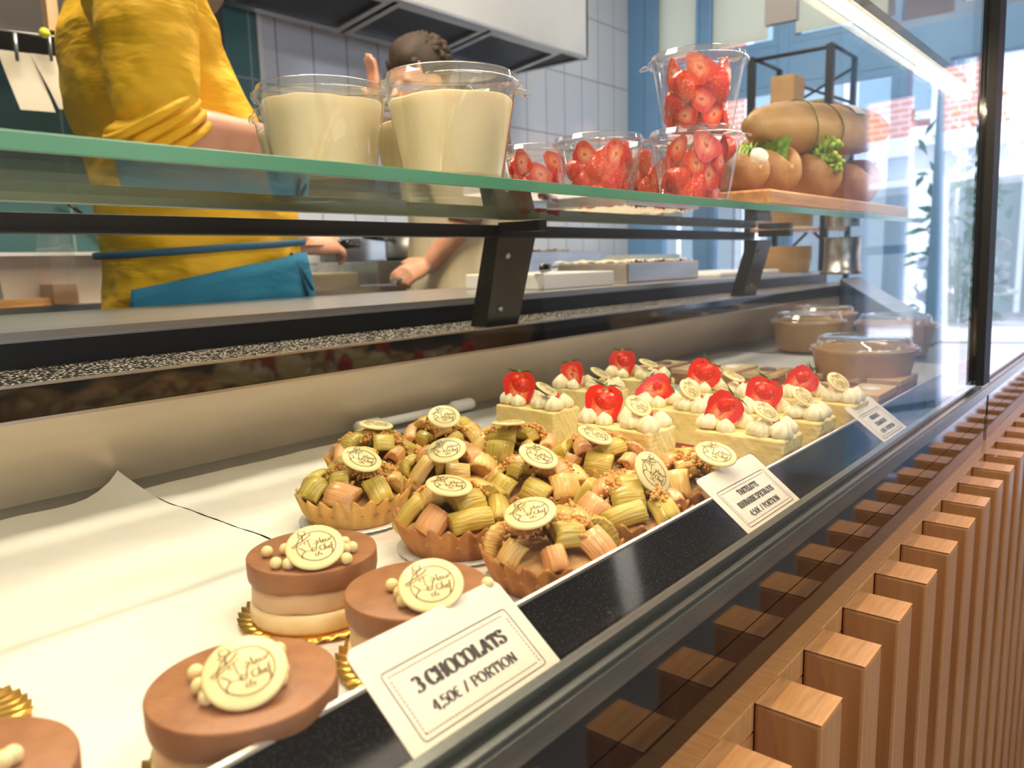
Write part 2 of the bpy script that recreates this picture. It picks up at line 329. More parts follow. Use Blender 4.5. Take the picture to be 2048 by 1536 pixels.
_t = M_roller.node_tree; _b = _t.nodes['Principled BSDF']; _b.inputs['Base Color'].default_value = (.82, .86, .78, 1); _b.inputs['Roughness'].default_value = .8
_l = nd(_t, 'ShaderNodeBsdfTranslucent'); _l.inputs[0].default_value = (.84, .88, .78, 1); _m = nd(_t, 'ShaderNodeMixShader'); _m.inputs[0].default_value = .55
_t.links.new(_b.outputs[0], _m.inputs[1]); _t.links.new(_l.outputs[0], _m.inputs[2]); _t.links.new(_m.outputs[0], _t.nodes['Material Output'].inputs[0])
M_green = tilemat('green_wall_tiles', (.075, .185, .20), (.09, .205, .215), (.26, .34, .34), .30, .30, .25)
M_wtile = tilemat('white_wall_tiles', (.66, .68, .72), (.70, .72, .75), (.28, .29, .32), .15, .30, .12, msize=.003)
M_brick = tilemat('red_brickwork', (.62, .20, .14), (.70, .26, .18), (.72, .50, .42), .22, .075, .8, .5, msize=.012)
M_floor = mat('grey_floor', (.16, .15, .14), .3, col2=(.20, .19, .18), scale=2)
M_pave = tilemat('street_paving', (.55, .53, .60), (.60, .58, .64), (.40, .39, .44), .30, .20, .8, .5, msize=.01)
M_wall = mat('plaster_wall', (.55, .53, .50), .8)
M_walld = mat('dark_panel_wall', (.05, .045, .04), .7)
M_ceil = mat('ceiling_grey', (.22, .20, .18), .8)
M_stucco = mat('white_stucco', (.80, .82, .86), .8, col2=(.74, .76, .80), scale=2)
M_pane = clear('window_glass', (.96, .98, 1.0), 1.45, 0.0)
M_tube = mat('led_tube', (1.0, .88, .66), .3, emit=6.0)
M_hood = mat('hood_steel', (.62, .62, .60), .45, .35, col2=(.55, .55, .53), scale=3)
# ------------------------------------------------------------------ room shell
FZ = -1.05; CZ = 1.70; BY = 2.39; FX = 3.90
struct('floor', MB().box((-2.2, -2.6, FZ - .1), (FX, BY + .1, FZ)), M_floor)
struct('ceiling', MB().box((-2.2, -2.6, CZ), (FX + .3, BY + .1, CZ + .1)), M_ceil)
wx = 1.58
struct('wall_back', MB().box((wx, BY, FZ), (FX + .15, BY + .12, CZ)), M_wtile)
struct('wall_back_green', MB().box((-2.2, BY - .03, FZ), (wx - .012, BY + .12, CZ)), M_green)
struct('trim_1', MB().box((wx - .012, BY - .036, FZ), (wx + .004, BY, CZ)), M_white)
struct('wall_left', MB().box((-2.3, -2.6, FZ), (-2.2, BY, CZ)), M_walld)
struct('wall_customer_side', MB().box((.75, -2.7, FZ), (FX, -2.6, CZ)).box((-2.2, -2.7, 1.3), (.75, -2.6, CZ)).box((-2.2, -2.7, FZ), (.75, -2.6, -.45)), M_walld)
# shop front, seen through the glass: blue frames
FT = .07
def fbar(y0, y1, z0, z1, d=FT): return ((FX, y0, z0), (FX + d, y1, z1))
beam = MB().box(*fbar(-.8, 2.279, .80, .985)).box(*fbar(-.8, 2.279, 1.60, CZ - .001))
struct('wall_front', MB().box((FX, 2.28, FZ), (FX + .14, BY + .12, CZ)), M_bluef)
struct('wall_front_customer', MB().box((FX, -2.7, FZ), (FX + .14, -.80, CZ)), mat('grey_blue_wall', (.20, .24, .30), .7, col2=(.26, .29, .34), scale=2))
struct('trim_2', beam, M_bluef, bevel=.004)
posts = [(2.20, 2.28), (1.90, 1.96), (1.50, 1.55), (.965, 1.005), (.80, .845), (-.45, -.40), (-.80, -.75)]
p = MB()
for a, b in posts: p.box((FX - .01, a, FZ), (FX + .08, b, CZ if a > 1.4 or a < -.7 else .80))
struct('trim_3', p, M_bluef, bevel=.004)
def window(n, y0, y1, z0, z1, rail=()):
    f = MB(); t = .03
    f.box(*fbar(y0, y1, z0, z0 + t, .05)).box(*fbar(y0, y1, z1 - t, z1, .05)).box(*fbar(y0, y0 + t, z0 + t, z1 - t, .05)).box(*fbar(y1 - t, y1, z0 + t, z1 - t, .05))
    for r_ in rail: f.box(*fbar(y0 + t, y1 - t, r_, r_ + .05, .05))
    o = obj('window_%d' % n, f, M_bluef); o['kind'] = 'structure'
    obj('window_pane', MB().box((FX + .02, y0 + t, z0 + t), (FX + .026, y1 - t, z1 - t)), M_pane, o)
    return o
window(1, 1.96, 2.20, -.5, .80)
window(2, 1.55, 1.90, -.5, .80)
window(3, 1.005, 1.50, -.5, .80)
window(4, 1.55, 1.90, .985, 1.60); window(5, 1.005, 1.50, .985, 1.60); window(6, .2, .80, .985, 1.60); window(7, 1.96, 2.2, .985, 1.60)
struct('wall_front_low', MB().box((FX, 1.005, FZ), (FX + .12, 2.28, -.5)), M_bluef)
for k, (a, b, c_, d_) in enumerate([(1.60, 1.885, 1.02, 1.6), (1.06, 1.465, 1.02, 1.6), (1.985, 2.19, 1.02, 1.6)]):
    g = tag(obj('roller_blind', MB().box((FX - .015, a, c_), (FX - .012, b, CZ - .01)), M_roller), ['pale roller blind behind the middle top pane of the blue shop front', 'pale roller blind nearest the light tube above the blue beam', 'pale narrow blind beside the white tiled wall'][k], 'blind', 'pale roller blinds')
# open shop door leaf, blue
dr = MB(); dy0, dy1 = .845, 1.0
def doorleaf(n, y0, y1, lab):
    d = MB()
    d.box((FX - .02, y0, FZ + .02), (FX + .03, y0 + .05, .79)).box((FX - .02, y1 - .05, FZ + .02), (FX + .03, y1, .79))
    d.box((FX - .02, y0 + .05, FZ + .02), (FX + .03, y1 - .05, -.36)).box((FX - .02, y0 + .05, .70), (FX + .03, y1 - .05, .79)).box((FX - .02, y0 + .05, .02), (FX + .03, y1 - .05, .06))
    o = obj('door_%d' % n, d, mat('bright_blue_door', (.16, .36, .72), .35), bevel=.004); o['kind'] = 'structure'
    obj('door_pane', MB().box((FX + .0, y0 + .05, -.52), (FX + .006, y1 - .05, .79)), M_pane, o)
    obj('door_handle', MB().tube([(FX - .06, y0 + .03, -.15), (FX - .06, y0 + .03, .12)], .01), M_steel, o)
    return o
doorleaf(1, -.75, -.45, '')
# window in the customer side wall
f = MB()
for x in (-2.2, -.75, .67): f.box((x, -2.68, -.45), (x + .08, -2.62, 1.3))
f.box((-2.2, -2.68, -.45), (.75, -2.62, -.37)).box((-2.2, -2.68, 1.22), (.75, -2.62, 1.3))
wn = obj('window_8', f, M_bluef); wn['kind'] = 'structure'
# ------------------------------------------------------------------ street
struct('street', MB().box((FX, -14, FZ - .12), (30, 16, FZ - .02)).box((-6, -14, FZ - .12), (FX, -2.7, FZ - .02)), M_pave)
BX = 11.0
def bat(px, py): return atx(px, py, BX)
bld = thing('town_house', 'white fronted town house with red brick upper floors across the street', 'building', (BX, 3, FZ))
zz = bat(1930, 268).z - FZ
obj('shop_wall', MB().box((0, -9, 0), (.5, 8, zz)), M_stucco, bld)
obj('brick_wall', MB().box((.05, -9, zz), (.5, 8, 9)), M_brick, bld)
obj('cornice', MB().box((-.2, -9, zz - .1), (.0, 8, zz + .12)), M_stucco, bld)
M_win = mat('dark_window_glass', (.22, .32, .38), .08, coat=1)
M_shopwin = mat('shop_window_glass', (.12, .15, .16), .08, coat=1)
def bwin(px, w_, z0, z1, m=M_win, nm='window'):
    y = bat(px, 300).y - 3
    fr = obj(nm, MB().box((-.03, y - w_ / 2 - .12, z0 - .12), (.02, y + w_ / 2 + .12, z1 + .12)), M_stucco, bld)
    obj('pane', MB().box((-.06, y - w_ / 2, z0), (-.035, y + w_ / 2, z1)), m, fr)
for px in (2035, 1870, 1760, 1640, 1545):
    bwin(px, .55, zz + .35, zz + 1.75); bwin(px, .55, zz + 2.5, zz + 3.9)
for k in range(7):
    y = -8.2 + 2.2 * k; fr2 = obj('shop_window', MB().box((-.03, y - .95, .2), (.02, y + .95, 1.95)), M_steel_d, bld)
    obj('pane', MB().box((-.06, y - .85, .3), (-.035, y + .85, 1.85)), M_shopwin, fr2)
    if k % 2: obj('glazing_bar', MB().box((-.075, y - .03, .3), (-.055, y + .03, 1.85)), M_stucco, fr2)
obj('white_bay', MB().box((-.25, bat(1905, 300).y - 3.0, zz), (.06, bat(1868, 300).y - 3.0, 9)), M_stucco, bld)
obj('white_bay', MB().box((-.25, bat(2060, 300).y - 3.0, zz), (.06, bat(1992, 300).y - 3.0, 9)), M_stucco, bld)
sf = tag(obj('awning', MB().box((4.0, -1.5, 1.15), (5.0, 1.32, 1.30)), mat('brown_soffit', (.20, .16, .13), .8, col2=(.28, .22, .16), scale=4)), 'brown flat canopy projecting over the shop door outside', 'canopy')
# street lamp
q = bat(1928, 215); lx = 8.0; q = atx(1928, 215, lx)
sl = thing('street_lamp', 'thin grey street lamp in front of the red brick wall', 'street lamp', (lx, q.y, FZ))
obj('pole', MB().tube([(0, 0, 0), (0, 0, q.z - FZ - .1)], .022), M_steel_d, sl)
obj('lantern', MB().lathe([(.03, -.10), (.10, .02), (.10, .10), (.03, .16), (.01, .22)], 8, M=Matrix.Translation((0, 0, q.z - FZ))), M_win, sl)
# planter with flowers outside door
q = atx(1905, 745, 5.0)
pl = thing('planter', 'square rough grey planter outside the open shop door', 'planter', (5.0, q.y, FZ - .02))
hgt = q.z - FZ
obj('pot', MB().box((-.17, -.17, 0), (.17, .17, hgt)), mat('concrete', (.42, .40, .36), .9, col2=(.55, .53, .48), scale=9, bump=1), pl, bevel=.01)
obj('soil', MB().box((-.15, -.15, hgt), (.15, .15, hgt + .01)), M_brside, pl)
sp_ = MB(); lv = MB(); fl = MB()
for i in range(9):
    a = R.uniform(0, 6.28); top = (cos(a) * .22, sin(a) * .22, hgt + R.uniform(.35, 1.35))
    sp_.tube([(0, 0, hgt), (top[0] * .4, top[1] * .4, hgt + (top[2] - hgt) * .6), top], .006, 5)
for i in range(260):
    a = R.uniform(0, 6.28); h_ = R.uniform(.05, 1.5); r_ = R.uniform(.04, .26)
    c = Vector((cos(a) * r_, sin(a) * r_, hgt + h_)); M = frame(c, (R.uniform(-1, 1), R.uniform(-1, 1), R.uniform(.2, 1)), (R.uniform(-1, 1), R.uniform(-1, 1), R.uniform(-1, 1) + .01))
    lv.add([(0, -.05, 0), (.022, 0, .005), (0, .06, 0), (-.022, 0, .005)], [[0, 1, 2, 3]], False, M)
for i in range(26):
    a = R.uniform(2, 5); h_ = R.uniform(.15, .75); c = (cos(a) * .2, sin(a) * .2, hgt + h_); fl.ball(c, .045, 1, (1, 1, .7), .2)
obj('stem', sp_, M_leaf, pl); o = obj('leaves', lv, mat('outdoor_leaf', (.06, .20, .06), .5, col2=(.14, .34, .12), scale=6), pl); o['kind'] = 'stuff'
o = obj('flowers', fl, mat('white_petals', (.85, .85, .88), .6), pl); o['kind'] = 'stuff'
# metal cafe chair
q = atz(2030, 760, FZ)
ch = thing('cafe_chair', 'silver metal cafe chair standing out on the street paving', 'chair', (6.2, atx(2035, 620, 6.2).y, FZ), radians(200))
for x, y in ((-.2, -.2), (.2, -.2)): obj('leg', MB().tube([(x * 1.1, y * 1.1, 0), (x, y, .44)], .013), M_steel, ch)
obj('seat', MB().box((-.22, -.22, .44), (.22, .22, .46)), M_steel, ch, bevel=.01)
bk = MB()
for x in (-.2, .2): bk.tube([(x * 1.1, .24, 0), (x, .2, .44), (x, .26, .86)], .013)
bk.tube([(-.2, .26, .86), (.2, .26, .86)], .013); obj('back_frame', bk, M_steel, ch)
for z in (.58, .68, .78): obj('back_slat', MB().box((-.2, .235 + (z - .58) * .1, z), (.2, .25 + (z - .58) * .1, z + .04)), M_steel, ch)
# second cafe table
q = atx(1970, 700, 7.2)
tb = thing('cafe_table', 'round white cafe table outside beyond the flowers', 'table', (7.2, q.y + .1, FZ))
obj('tabletop', MB().lathe([(.01, .70), (.30, .70), (.30, .73), (.01, .73)], 28), M_white, tb)
obj('pedestal', MB().lathe([(.2, 0), (.2, .02), (.03, .04), (.03, .70)], 16), M_steel_d, tb)
# ------------------------------------------------------------------ display case
case = thing('display_case', 'refrigerated glass fronted pastry counter with steel lining', 'display case', (0, 0, 0))
X0, X1 = -.75, 3.3; XE = 2.55
TZ = -.205
obj('tray_deck', MB().prism([(.246, TZ - .012), (.787, TZ - .012), (.787, TZ - .003), (.246, TZ - .003)], X0, XE), M_steel_d, case)
obj('front_lip', MB().prism([(.2050, -.232), (.2445, -.232), (.2445, -.1755), (.2425, -.1745), (.2050, -.2030)], X0, XE), M_granite, case)
obj('lip_edge', MB().prism([(.2424, -.1748), (.2452, -.1765), (.2452, -.1728), (.2434, -.1734)], X0, XE), M_steel, case)
obj('lining', MB().prism([(.788, TZ - .01), (.80, TZ - .01), (.733, -.1225), (.72, -.1225)], X0, XE), mat('warm_lining_steel', (.84, .70, .50), .34, .40, col2=(.74, .60, .42), scale=5, stretch=(1, 4, 4)), case)
obj('lining_edge', MB().prism([(.7185, -.1235), (.733, -.1235), (.733, -.1205), (.7185, -.1205)], X0, XE), M_steel, case)
obj('vent_face', MB().prism([(.721, -.1205), (.75, -.1205), (.75, -.094), (.721, -.094)], X0, XE), M_black, case)
obj('vent_edge', MB().prism([(.719, -.094), (.722, -.094), (.722, -.0915), (.719, -.0915)], X0, XE), M_steel, case)
obj('vent_ledge', MB().prism([(.722, -.096), (.846, -.096), (.846, -.0925), (.722, -.0925)], X0, XE), M_perf, case)
obj('upstand', MB().prism([(.845, -.0925), (.86, -.0925), (.86, -.0675), (.845, -.0675)], X0, XE), M_blackm, case)
obj('upstand_edge', MB().prism([(.843, -.0675), (.86, -.0675), (.86, -.065), (.843, -.065)], X0, XE), M_steel_d, case)
obj('worktop', MB().prism([(.847, -.065), (1.195, -.065), (1.195, -.0574), (.847, -.0574)], X0, XE), mat('satin_steel', (.55, .53, .50), .28, .8, col2=(.46, .45, .43), scale=5, stretch=(.3, 8, 8)), case)
obj('carcass', MB().box((X0, .81, FZ), (XE, 1.15, -.10)), M_steel_d, case)
obj('rail', MB().prism([(.1895, -.205), (.2005, -.205), (.2005, -.1955), (.2045, -.1955), (.2045, -.184), (.1985, -.184), (.1985, -.1915), (.1955, -.1915), (.1955, -.1895), (.1915, -.1895), (.1915, -.192), (.1895, -.192)], X0, X1), M_alu, case)
obj('fascia', MB().prism([(.1925, -.2365), (.1999, -.2365), (.1999, -.2052), (.1925, -.2052)], X0, X1), M_black, case)
obj('fascia', MB().prism([(.193, -.2745), (.1999, -.2745), (.1999, -.238), (.193, -.238)], X0, X1), M_black, case)
obj('fascia_backing', MB().box((X0, .2003, -.2745), (X1, .28, -.2365)), M_blackm, case)
obj('joint', MB().box((1.292, .1915, -.274), (1.2945, .1924, -.186)), M_blackm, case)
def gy(z): return .2 + .0217 * (z + .2)
obj('post', MB().prism([(gy(-.184) + .001, -.184), (gy(-.184) + .008, -.184), (gy(.75) + .008, .75), (gy(.75) + .001, .75)], 1.232, 1.258), M_black, case)
obj('post', MB().prism([(gy(-.184) - .013, -.184), (gy(-.184) - .003, -.184), (gy(.75) - .003, .75), (gy(.75) - .013, .75)], 1.218, 1.262), mat('black_profile', (.006, .006, .006), .5), case)
obj('post_trim', MB().prism([(gy(-.184) - .0045, -.184), (gy(-.184) - .0005, -.184), (gy(.75) - .0005, .75), (gy(.75) - .0045, .75)], 1.2625, 1.27), M_alu, case)
# end plate
obj('end_plate', MB().add([(2.30, .72, -.075), (2.48, .72, -.075), (2.02, .40, -.172), (1.86, .40, -.172), (2.30, .72, TZ), (2.48, .72, TZ), (2.02, .40, TZ), (1.86, .40, TZ)],
    [[3, 2, 1, 0], [4, 5, 6, 7], [0, 1, 5, 4], [1, 2, 6, 5], [2, 3, 7, 6], [3, 0, 4, 7]], False), M_steel, case, fix=True)
# shelf bar, brackets, light tube
obj('shelf_bar', MB().prism([(.70, .0300), (.73, .0300), (.73, .0462), (.70, .0462)], X0, 1.66), M_blackm, case, bevel=.001)
for bx, bw in ((.86, .07), (1.72, .10)):
    br = obj('bracket', MB().add([(bx - .035, .735, -.0925), (bx + .035, .735, -.0925), (bx - .035, .765, -.0925), (bx + .035, .765, -.0925),
        (bx - .045, .70, .030), (bx + .025 + .01, .70, .030), (bx - .045, .725, .030), (bx + .035, .725, .030)], [[0, 1, 5, 4], [1, 3, 7, 5], [3, 2, 6, 7], [2, 0, 4, 6], [0, 2, 3, 1], [4, 5, 7, 6]], False), M_dark, case, fix=True)
    obj('shelf_arm', MB().box((bx - .045, .63, .036), (bx - .03, .70, .0492)), M_dark, br)
    for k in (.2, .8):
        obj('bolt', MB().ball((bx - .012 - .008 * k, .7345 - .033 * k, -.0925 + .1225 * k), .005, 2), M_steel_d, br)
obj('light_tube', MB().tube([(-.7, .30, .262), (1.60, .30, .262)], .0062, 16), M_tube, case)
obj('tube_housing', MB().prism([(.296, .272), (.318, .272), (.318, .285), (.296, .285)], -.7, 1.56), mat('grey_housing', (.25, .24, .22), .4), case)
for x in (-.7, 1.6): obj('tube_cap', MB().tube([(x, .30, .262), (x + (.012 if x > 0 else -.012), .30, .262)], .0075, 14), M_white, case)
for k, (a, b) in enumerate(((X0, 1.2245), (1.272, X1))):
    g_ = obj('front_glass', MB().prism([(gy(-.19), -.1905), (gy(.75), .75), (gy(.75) + .0001, .75), (gy(-.19) + .0001, -.1905)], a, b), M_glass)
    g_.data.clear_geometry(); m_ = MB().add([(a, gy(-.19), -.1905), (b, gy(-.19), -.1905), (b, gy(.75), .75), (a, gy(.75), .75)], [[0, 1, 2, 3]], False)
    g_.data = m_.mesh('front_glass', M_glass)
    so_ = g_.modifiers.new('thick', 'SOLIDIFY'); so_.thickness = .005; so_.offset = 0
    tag(g_, ['long clear glass front pane over the pastries, left of the black post', 'clear glass front pane right of the black post'][k], 'glass pane', 'front panes of the counter')
# upper glass shelf
SZ = .058
sh = tag(obj('glass_shelf', MB().box((X0, .3775, .050), (1.68, .66, SZ)), M_shelf), 'thick clear glass shelf with green edge carrying tubs and sandwiches', 'shelf')
obj('polished_edge', MB().box((X0, .3765, .0498), (1.68, .3774, SZ + .0002)), M_edge, sh, bevel=.0012)
obj('back_edge', MB().box((X0, .6601, .050), (1.68, .661, SZ)), mat('pale_edge', (.62, .62, .48), .2, coat=1), sh)
# ------------------------------------------------------------------ slatted wood front
fr_ = thing('slatted_counter_front', 'beech counter front with ledge and upright square slats', 'counter front', (0, 0, FZ))
LZ = -.275 - FZ
obj('ledge', MB().box((X0, .1795, LZ - .02), (X1, .1990, LZ)), M_ledge, fr_, bevel=.0008)
obj('back_panel', MB().box((X0, .1795, 0.0), (X1, .199, LZ - .021)), M_wood, fr_)
sm = MB().box((0, 0, 0), (.039, .0415, LZ)).mesh('slat', M_wood); tm = MB().box((.0002, .0002, LZ - .0001), (.0388, .0413, LZ + .0006)).mesh('slat_end', M_woodtop)
k = -9
while True:
    x = .440 + .0853 * k
    if x > X1 - .04: break
    s_ = obj('slat', sm, None, fr_, loc=(x, .1375, 0), bevel=.0025)
    if k > -6: obj('end_grain', tm, None, s_, bevel=.002)
    k += 1
# ------------------------------------------------------------------ baking papers
def sheet(x0, x1, y0, y1, label, seed, curl=False, m=M_paper):
    def fn(u, v):
        x = x0 + (x1 - x0) * u; y = y0 + (y1 - y0) * v + (.003 * noise1(x * 24, 1, seed) + .0015 * sin(x * 90) if v > .97 else 0)
        z = TZ - .0022 + .0011 * (1 + noise1(x * 26, y * 34, seed)) * min(1, 14 * min(v, 1 - v) + .2)
        if curl:
            d = hypot((x1 - x), (y - y1) * .8)
            if v > .7 and u > .8: k_ = max(0, 1 - d / .055); z += .017 * k_ ** 2; y += .030 * k_ ** 2.5
        return (x, y, z)
    o = obj('baking_paper', MB().grid(70, 60, fn), m); return tag(o, label, 'baking paper', 'sheets lining the deck')
sheet(-.6, .322, .248, .742, 'wide empty sheet of white baking paper with a curled back corner', 1, True)
sheet(.3235, .632, .248, .738, 'white baking paper sheet under the rhubarb tarts', 4)
M_tray = mat('pale_tray', (.62, .64, .66), .35, .3)
sheet(.636, 1.02, .248, .735, 'pale sheet under the strawberry cheesecakes', 6, m=M_tray)
sheet(1.025, 1.60, .248, .735, 'pale sheet under the brownies', 9, m=M_tray)
# ------------------------------------------------------------------ medallion
def medal_logo(r):
    """ring, flower lines and the script words; local plane xy, up = +y"""
    b = MB(); k = r
    ribbon(b, [(x * k, y * k) for x, y in arc(.04, -.02, .66, .66, 0, 360, 40)], .03 * k, .03 * k, None)
    L = lambda pts, w_=.045: ribbon(b, [(x * k, y * k) for x, y in pts], w_ * k, w_ * .5 * k, None)
    L(arc(-.35, .66, .13, .10, 0, 360, 10), .035); L([(-.35, .56), (-.36, .42), (-.38, .30)]); L([(-.40, .60), (-.52, .50), (-.44, .45)], .035)
    L([(-.78, .10), (-.60, .20), (-.40, .30), (-.20, .42), (-.05, .55)], .05); L([(-.74, .04), (-.55, .12), (-.30, .25), (-.05, .36)], .035)
    L([(-.55, .02), (-.44, -.06), (-.36, -.18), (-.48, -.30), (-.50, -.46)], .04); L([(-.36, -.18), (-.12, -.20), (-.02, -.10)], .035)
    L([(-.20, .30), (-.18, .10), (-.16, -.06)], .03); L([(-.30, .24), (-.34, .12), (-.24, .16)], .03)
    # fleur
    L([(.02, .22), (.14, .16), (.06, .02), (.02, -.14)] + arc(-.06, -.16, .08, .09, 0, -250, 8)); L([(-.08, .08), (.18, .12)], .03)
    L([(.20, .30), (.22, .10), (.26, .06)]); L([(.27, .12), (.36, .18), (.30, .20), (.29, .08), (.40, .10)])
    L([(.40, .20), (.40, .11), (.48, .11), (.50, .22), (.51, .12)]); L([(.55, .12), (.57, .22), (.66, .22)])
    # de
    L(arc(.0, -.42, .06, .055, 0, 360, 8), .035); L([(.06, -.42), (.08, -.28)], .035); L([(.10, -.44), (.18, -.42), (.14, -.36), (.12, -.46), (.2, -.48)], .03)
    # chef
    L(arc(.22, -.16, .09, .10, 60, 320, 8)); L([(.32, .0), (.30, -.26)]); L([(.30, -.18), (.36, -.13), (.38, -.26)])
    L([(.41, -.2), (.49, -.16), (.45, -.12), (.42, -.2), (.50, -.26)]); L([(.62, -.0), (.55, -.02), (.54, -.40), (.48, -.46)]); L([(.49, -.14), (.62, -.14)], .03)
    return b
MR = .0163
med_me = MB().lathe([(.0, -.0011), (MR - .0012, -.0011), (MR - .0002, -.0006), (MR, .0004), (MR - .0012, .0012), (.0, .0012)], 48, closed_top=False, closed_bot=False).mesh('medallion', M_wchoc)
logo_me = medal_logo(MR).mesh('printed_logo', M_inkb)
def medallion(parent, world_c, tilt, roll, scale=1.0, base=(0, 0, 0), rotz=0.0, spin=0, name='chocolate_medallion'):
    """disc leaning towards the customer by tilt degrees, turned by roll"""
    c = Vector(world_c); t = Vector((-c.x, -c.y, 0)).normalized()
    n = Vector((0, 0, 1)) * cos(radians(tilt)) + t * sin(radians(tilt))
    v = (-c).normalized(); n = Matrix.Rotation(radians(-roll), 3, v) @ n
    up = -t + Vector((0, 0, .3)); up = Matrix.Rotation(radians(spin), 3, n) @ up
    M = frame((0, 0, 0), n, up)
    o = obj(name, med_me, None, parent); Mw = Matrix.Translation(c) @ M @ Matrix.Scale(scale, 4)
    o.matrix_local = (Matrix.Translation(base) @ Matrix.Rotation(rotz, 4, 'Z')).inverted() @ Mw
    lo = obj('printed_logo', logo_me, None, o, loc=(0, 0, .0016)); return o
# ------------------------------------------------------------------ three chocolate cakes
def board_mesh(r, n, amp, m, flat=.0006, ridg=.0):
    def fn(a, rr, z, j): k_ = 1 + (amp * cos(n * a) if rr > r * .7 else 0); return rr * k_, z + (ridg * cos(n * a) if rr > r * .8 else 0)
    return MB().lathe([(.001, 0), (r * .8, 0), (r, .0008), (r, .0014), (r * .8, .0008), (.001, .0008)], 180, fn).mesh('board', m)
gold_me = board_mesh(.0445, 36, .012, M_gold, ridg=.0011)
def wob(seed, amp):
    def fn(a, r, z, j): return r * (1 + amp * noise1(a * 1.3, z * 300, seed)), z + .0009 * noise1(a * 1.5, 2, seed + j)
    return fn
cake_lay = []
for s_ in range(2):
    low = MB().lathe([(.0, 0), (.0362, 0), (.0375, .0025), (.0368, .008), (.0362, .0115), (.0, .0115)], 72, lambda a, r, z, j, s_=s_: (r * (1 + .012 * noise1(a * 3, j, s_) + .004 * cos(40 * a)), z), closed_top=False, closed_bot=False).mesh('vanilla_layer', M_low)
    mid = MB().lathe([(.0, .0112), (.0352, .0112), (.0362, .0135), (.0358, .020), (.0352, .0245), (.0, .0245)], 72, lambda a, r, z, j, s_=s_: (r * (1 + .014 * noise1(a * 2, j * 2, s_ + 3)), z + (.0018 * noise1(a * 2, 1, s_ + 5) if 0 < j < 4 else 0)), closed_top=False, closed_bot=False).mesh('caramel_layer', M_mid)
    top = MB().lathe([(.0, .0225), (.0345, .0225), (.0370, .0245), (.0376, .027), (.0376, .0355), (.0373, .0363), (.0367, .0366), (.0, .0366)], 96, lambda a, r, z, j, s_=s_: (r * (1 + .004 * noise1(a * 2, j, s_ + 9)), z + (.0016 * noise1(a * 1.5, 1, s_) if j < 3 and r > .01 else 0)), closed_top=False, closed_bot=False).mesh('milk_chocolate_disc', M_milk)
    cake_lay.append((low, mid, top))
pearl_me = MB().ball((0, 0, 0), .0034, 3).mesh('chocolate_pearl', M_wchoc)
def cake(x, y, label, med, pearls, v=0, dz=0):
    c = thing('chocolate_mousse_cake', label, 'cake', (x, y, TZ + .0005), 0, 'round chocolate mousse cakes')
    obj('gold_board', gold_me, None, c, rot=(0, 0, R.uniform(0, 6)))
    rz = R.uniform(0, 6.28)
    for nm, me in zip(('vanilla_layer', 'caramel_layer', 'milk_chocolate_disc'), cake_lay[v]): obj(nm, me, None, c, loc=(0, 0, .001), rot=(0, 0, rz))
    if med:
        w_ = atz(med[0], med[1], TZ + .0381 + .0075 + .002); medallion(c, w_, med[2], med[3], 1.0, c.location, spin=med[4])
    for px, py in pearls:
        w_ = atz(px, py, TZ + .0381 + .0033); obj('chocolate_pearl', pearl_me, None, c, loc=w_ - c.location)
    return c
cake(.2655, .3795, 'round chocolate mousse cake with white medallion, behind the other two, near the rhubarb tarts', (630, 1094, 29, 0, 8),
     [(534, 1103), (570, 1098), (552, 1126), (577, 1127), (689, 1084), (704, 1094), (693, 1117), (690, 1098)])
cake(.158, .279, 'round chocolate mousse cake with white medallion, nearest one seen whole at the front', (490, 1344, 30, -6, 8),
     [(392, 1345), (399, 1372), (414, 1394), (556, 1300), (563, 1339), (560, 1356)], 1)
cake(.2655, .2835 + .006, 'round chocolate mousse cake partly hidden by the large price card', (862, 1170, 30, 0, 8),
     [(784, 1170), (800, 1185), (806, 1201), (975, 1167)])
cake(.0625, .300, 'cut off chocolate mousse cake at the bottom left corner of the counter', None, [(25, 1510), (8, 1520)], 1)
tag(obj('gold_board', gold_me, None, None, loc=(.075, .412, TZ + .0005)), 'gold scalloped cake board lying on the paper at the left edge', 'cake board')
# ------------------------------------------------------------------ rhubarb tarts
NF = 22
def crust_mesh(m, seed):
    def fn(a, r, z, j):
        h = z / .022; w_ = .5 + .5 * cos(NF * a); return r * (1 + (.105 * w_ - .050) * min(1, h * 2)), z + (.0060 * w_ - .003 if j in (3, 4, 5) else 0) + .0008 * noise1(a * 2, 1, seed)
    return MB().lathe([(.001, 0), (.036, 0), (.040, .009), (.0445, .0205), (.0438, .0225), (.0418, .0205), (.0385, .013), (.001, .013)], 264, fn).mesh('pastry_case', m)
crusts = [crust_mesh(M_crust, 1), crust_mesh(M_crust2, 2)]
doily_me = board_mesh(.0445, 48, .01, M_doily)
fill_me = MB().lathe([(.0402, .012), (.0402, .0185), (.034, .0222), (.02, .0245), (.0, .0255)], 60, lambda a, r, z, j: (r * (1 + .02 * noise1(a * 3, r * 90)), z + .0012 * noise1(a * 4, r * 200, 2)), closed_top=False).mesh('almond_filling', M_fill)
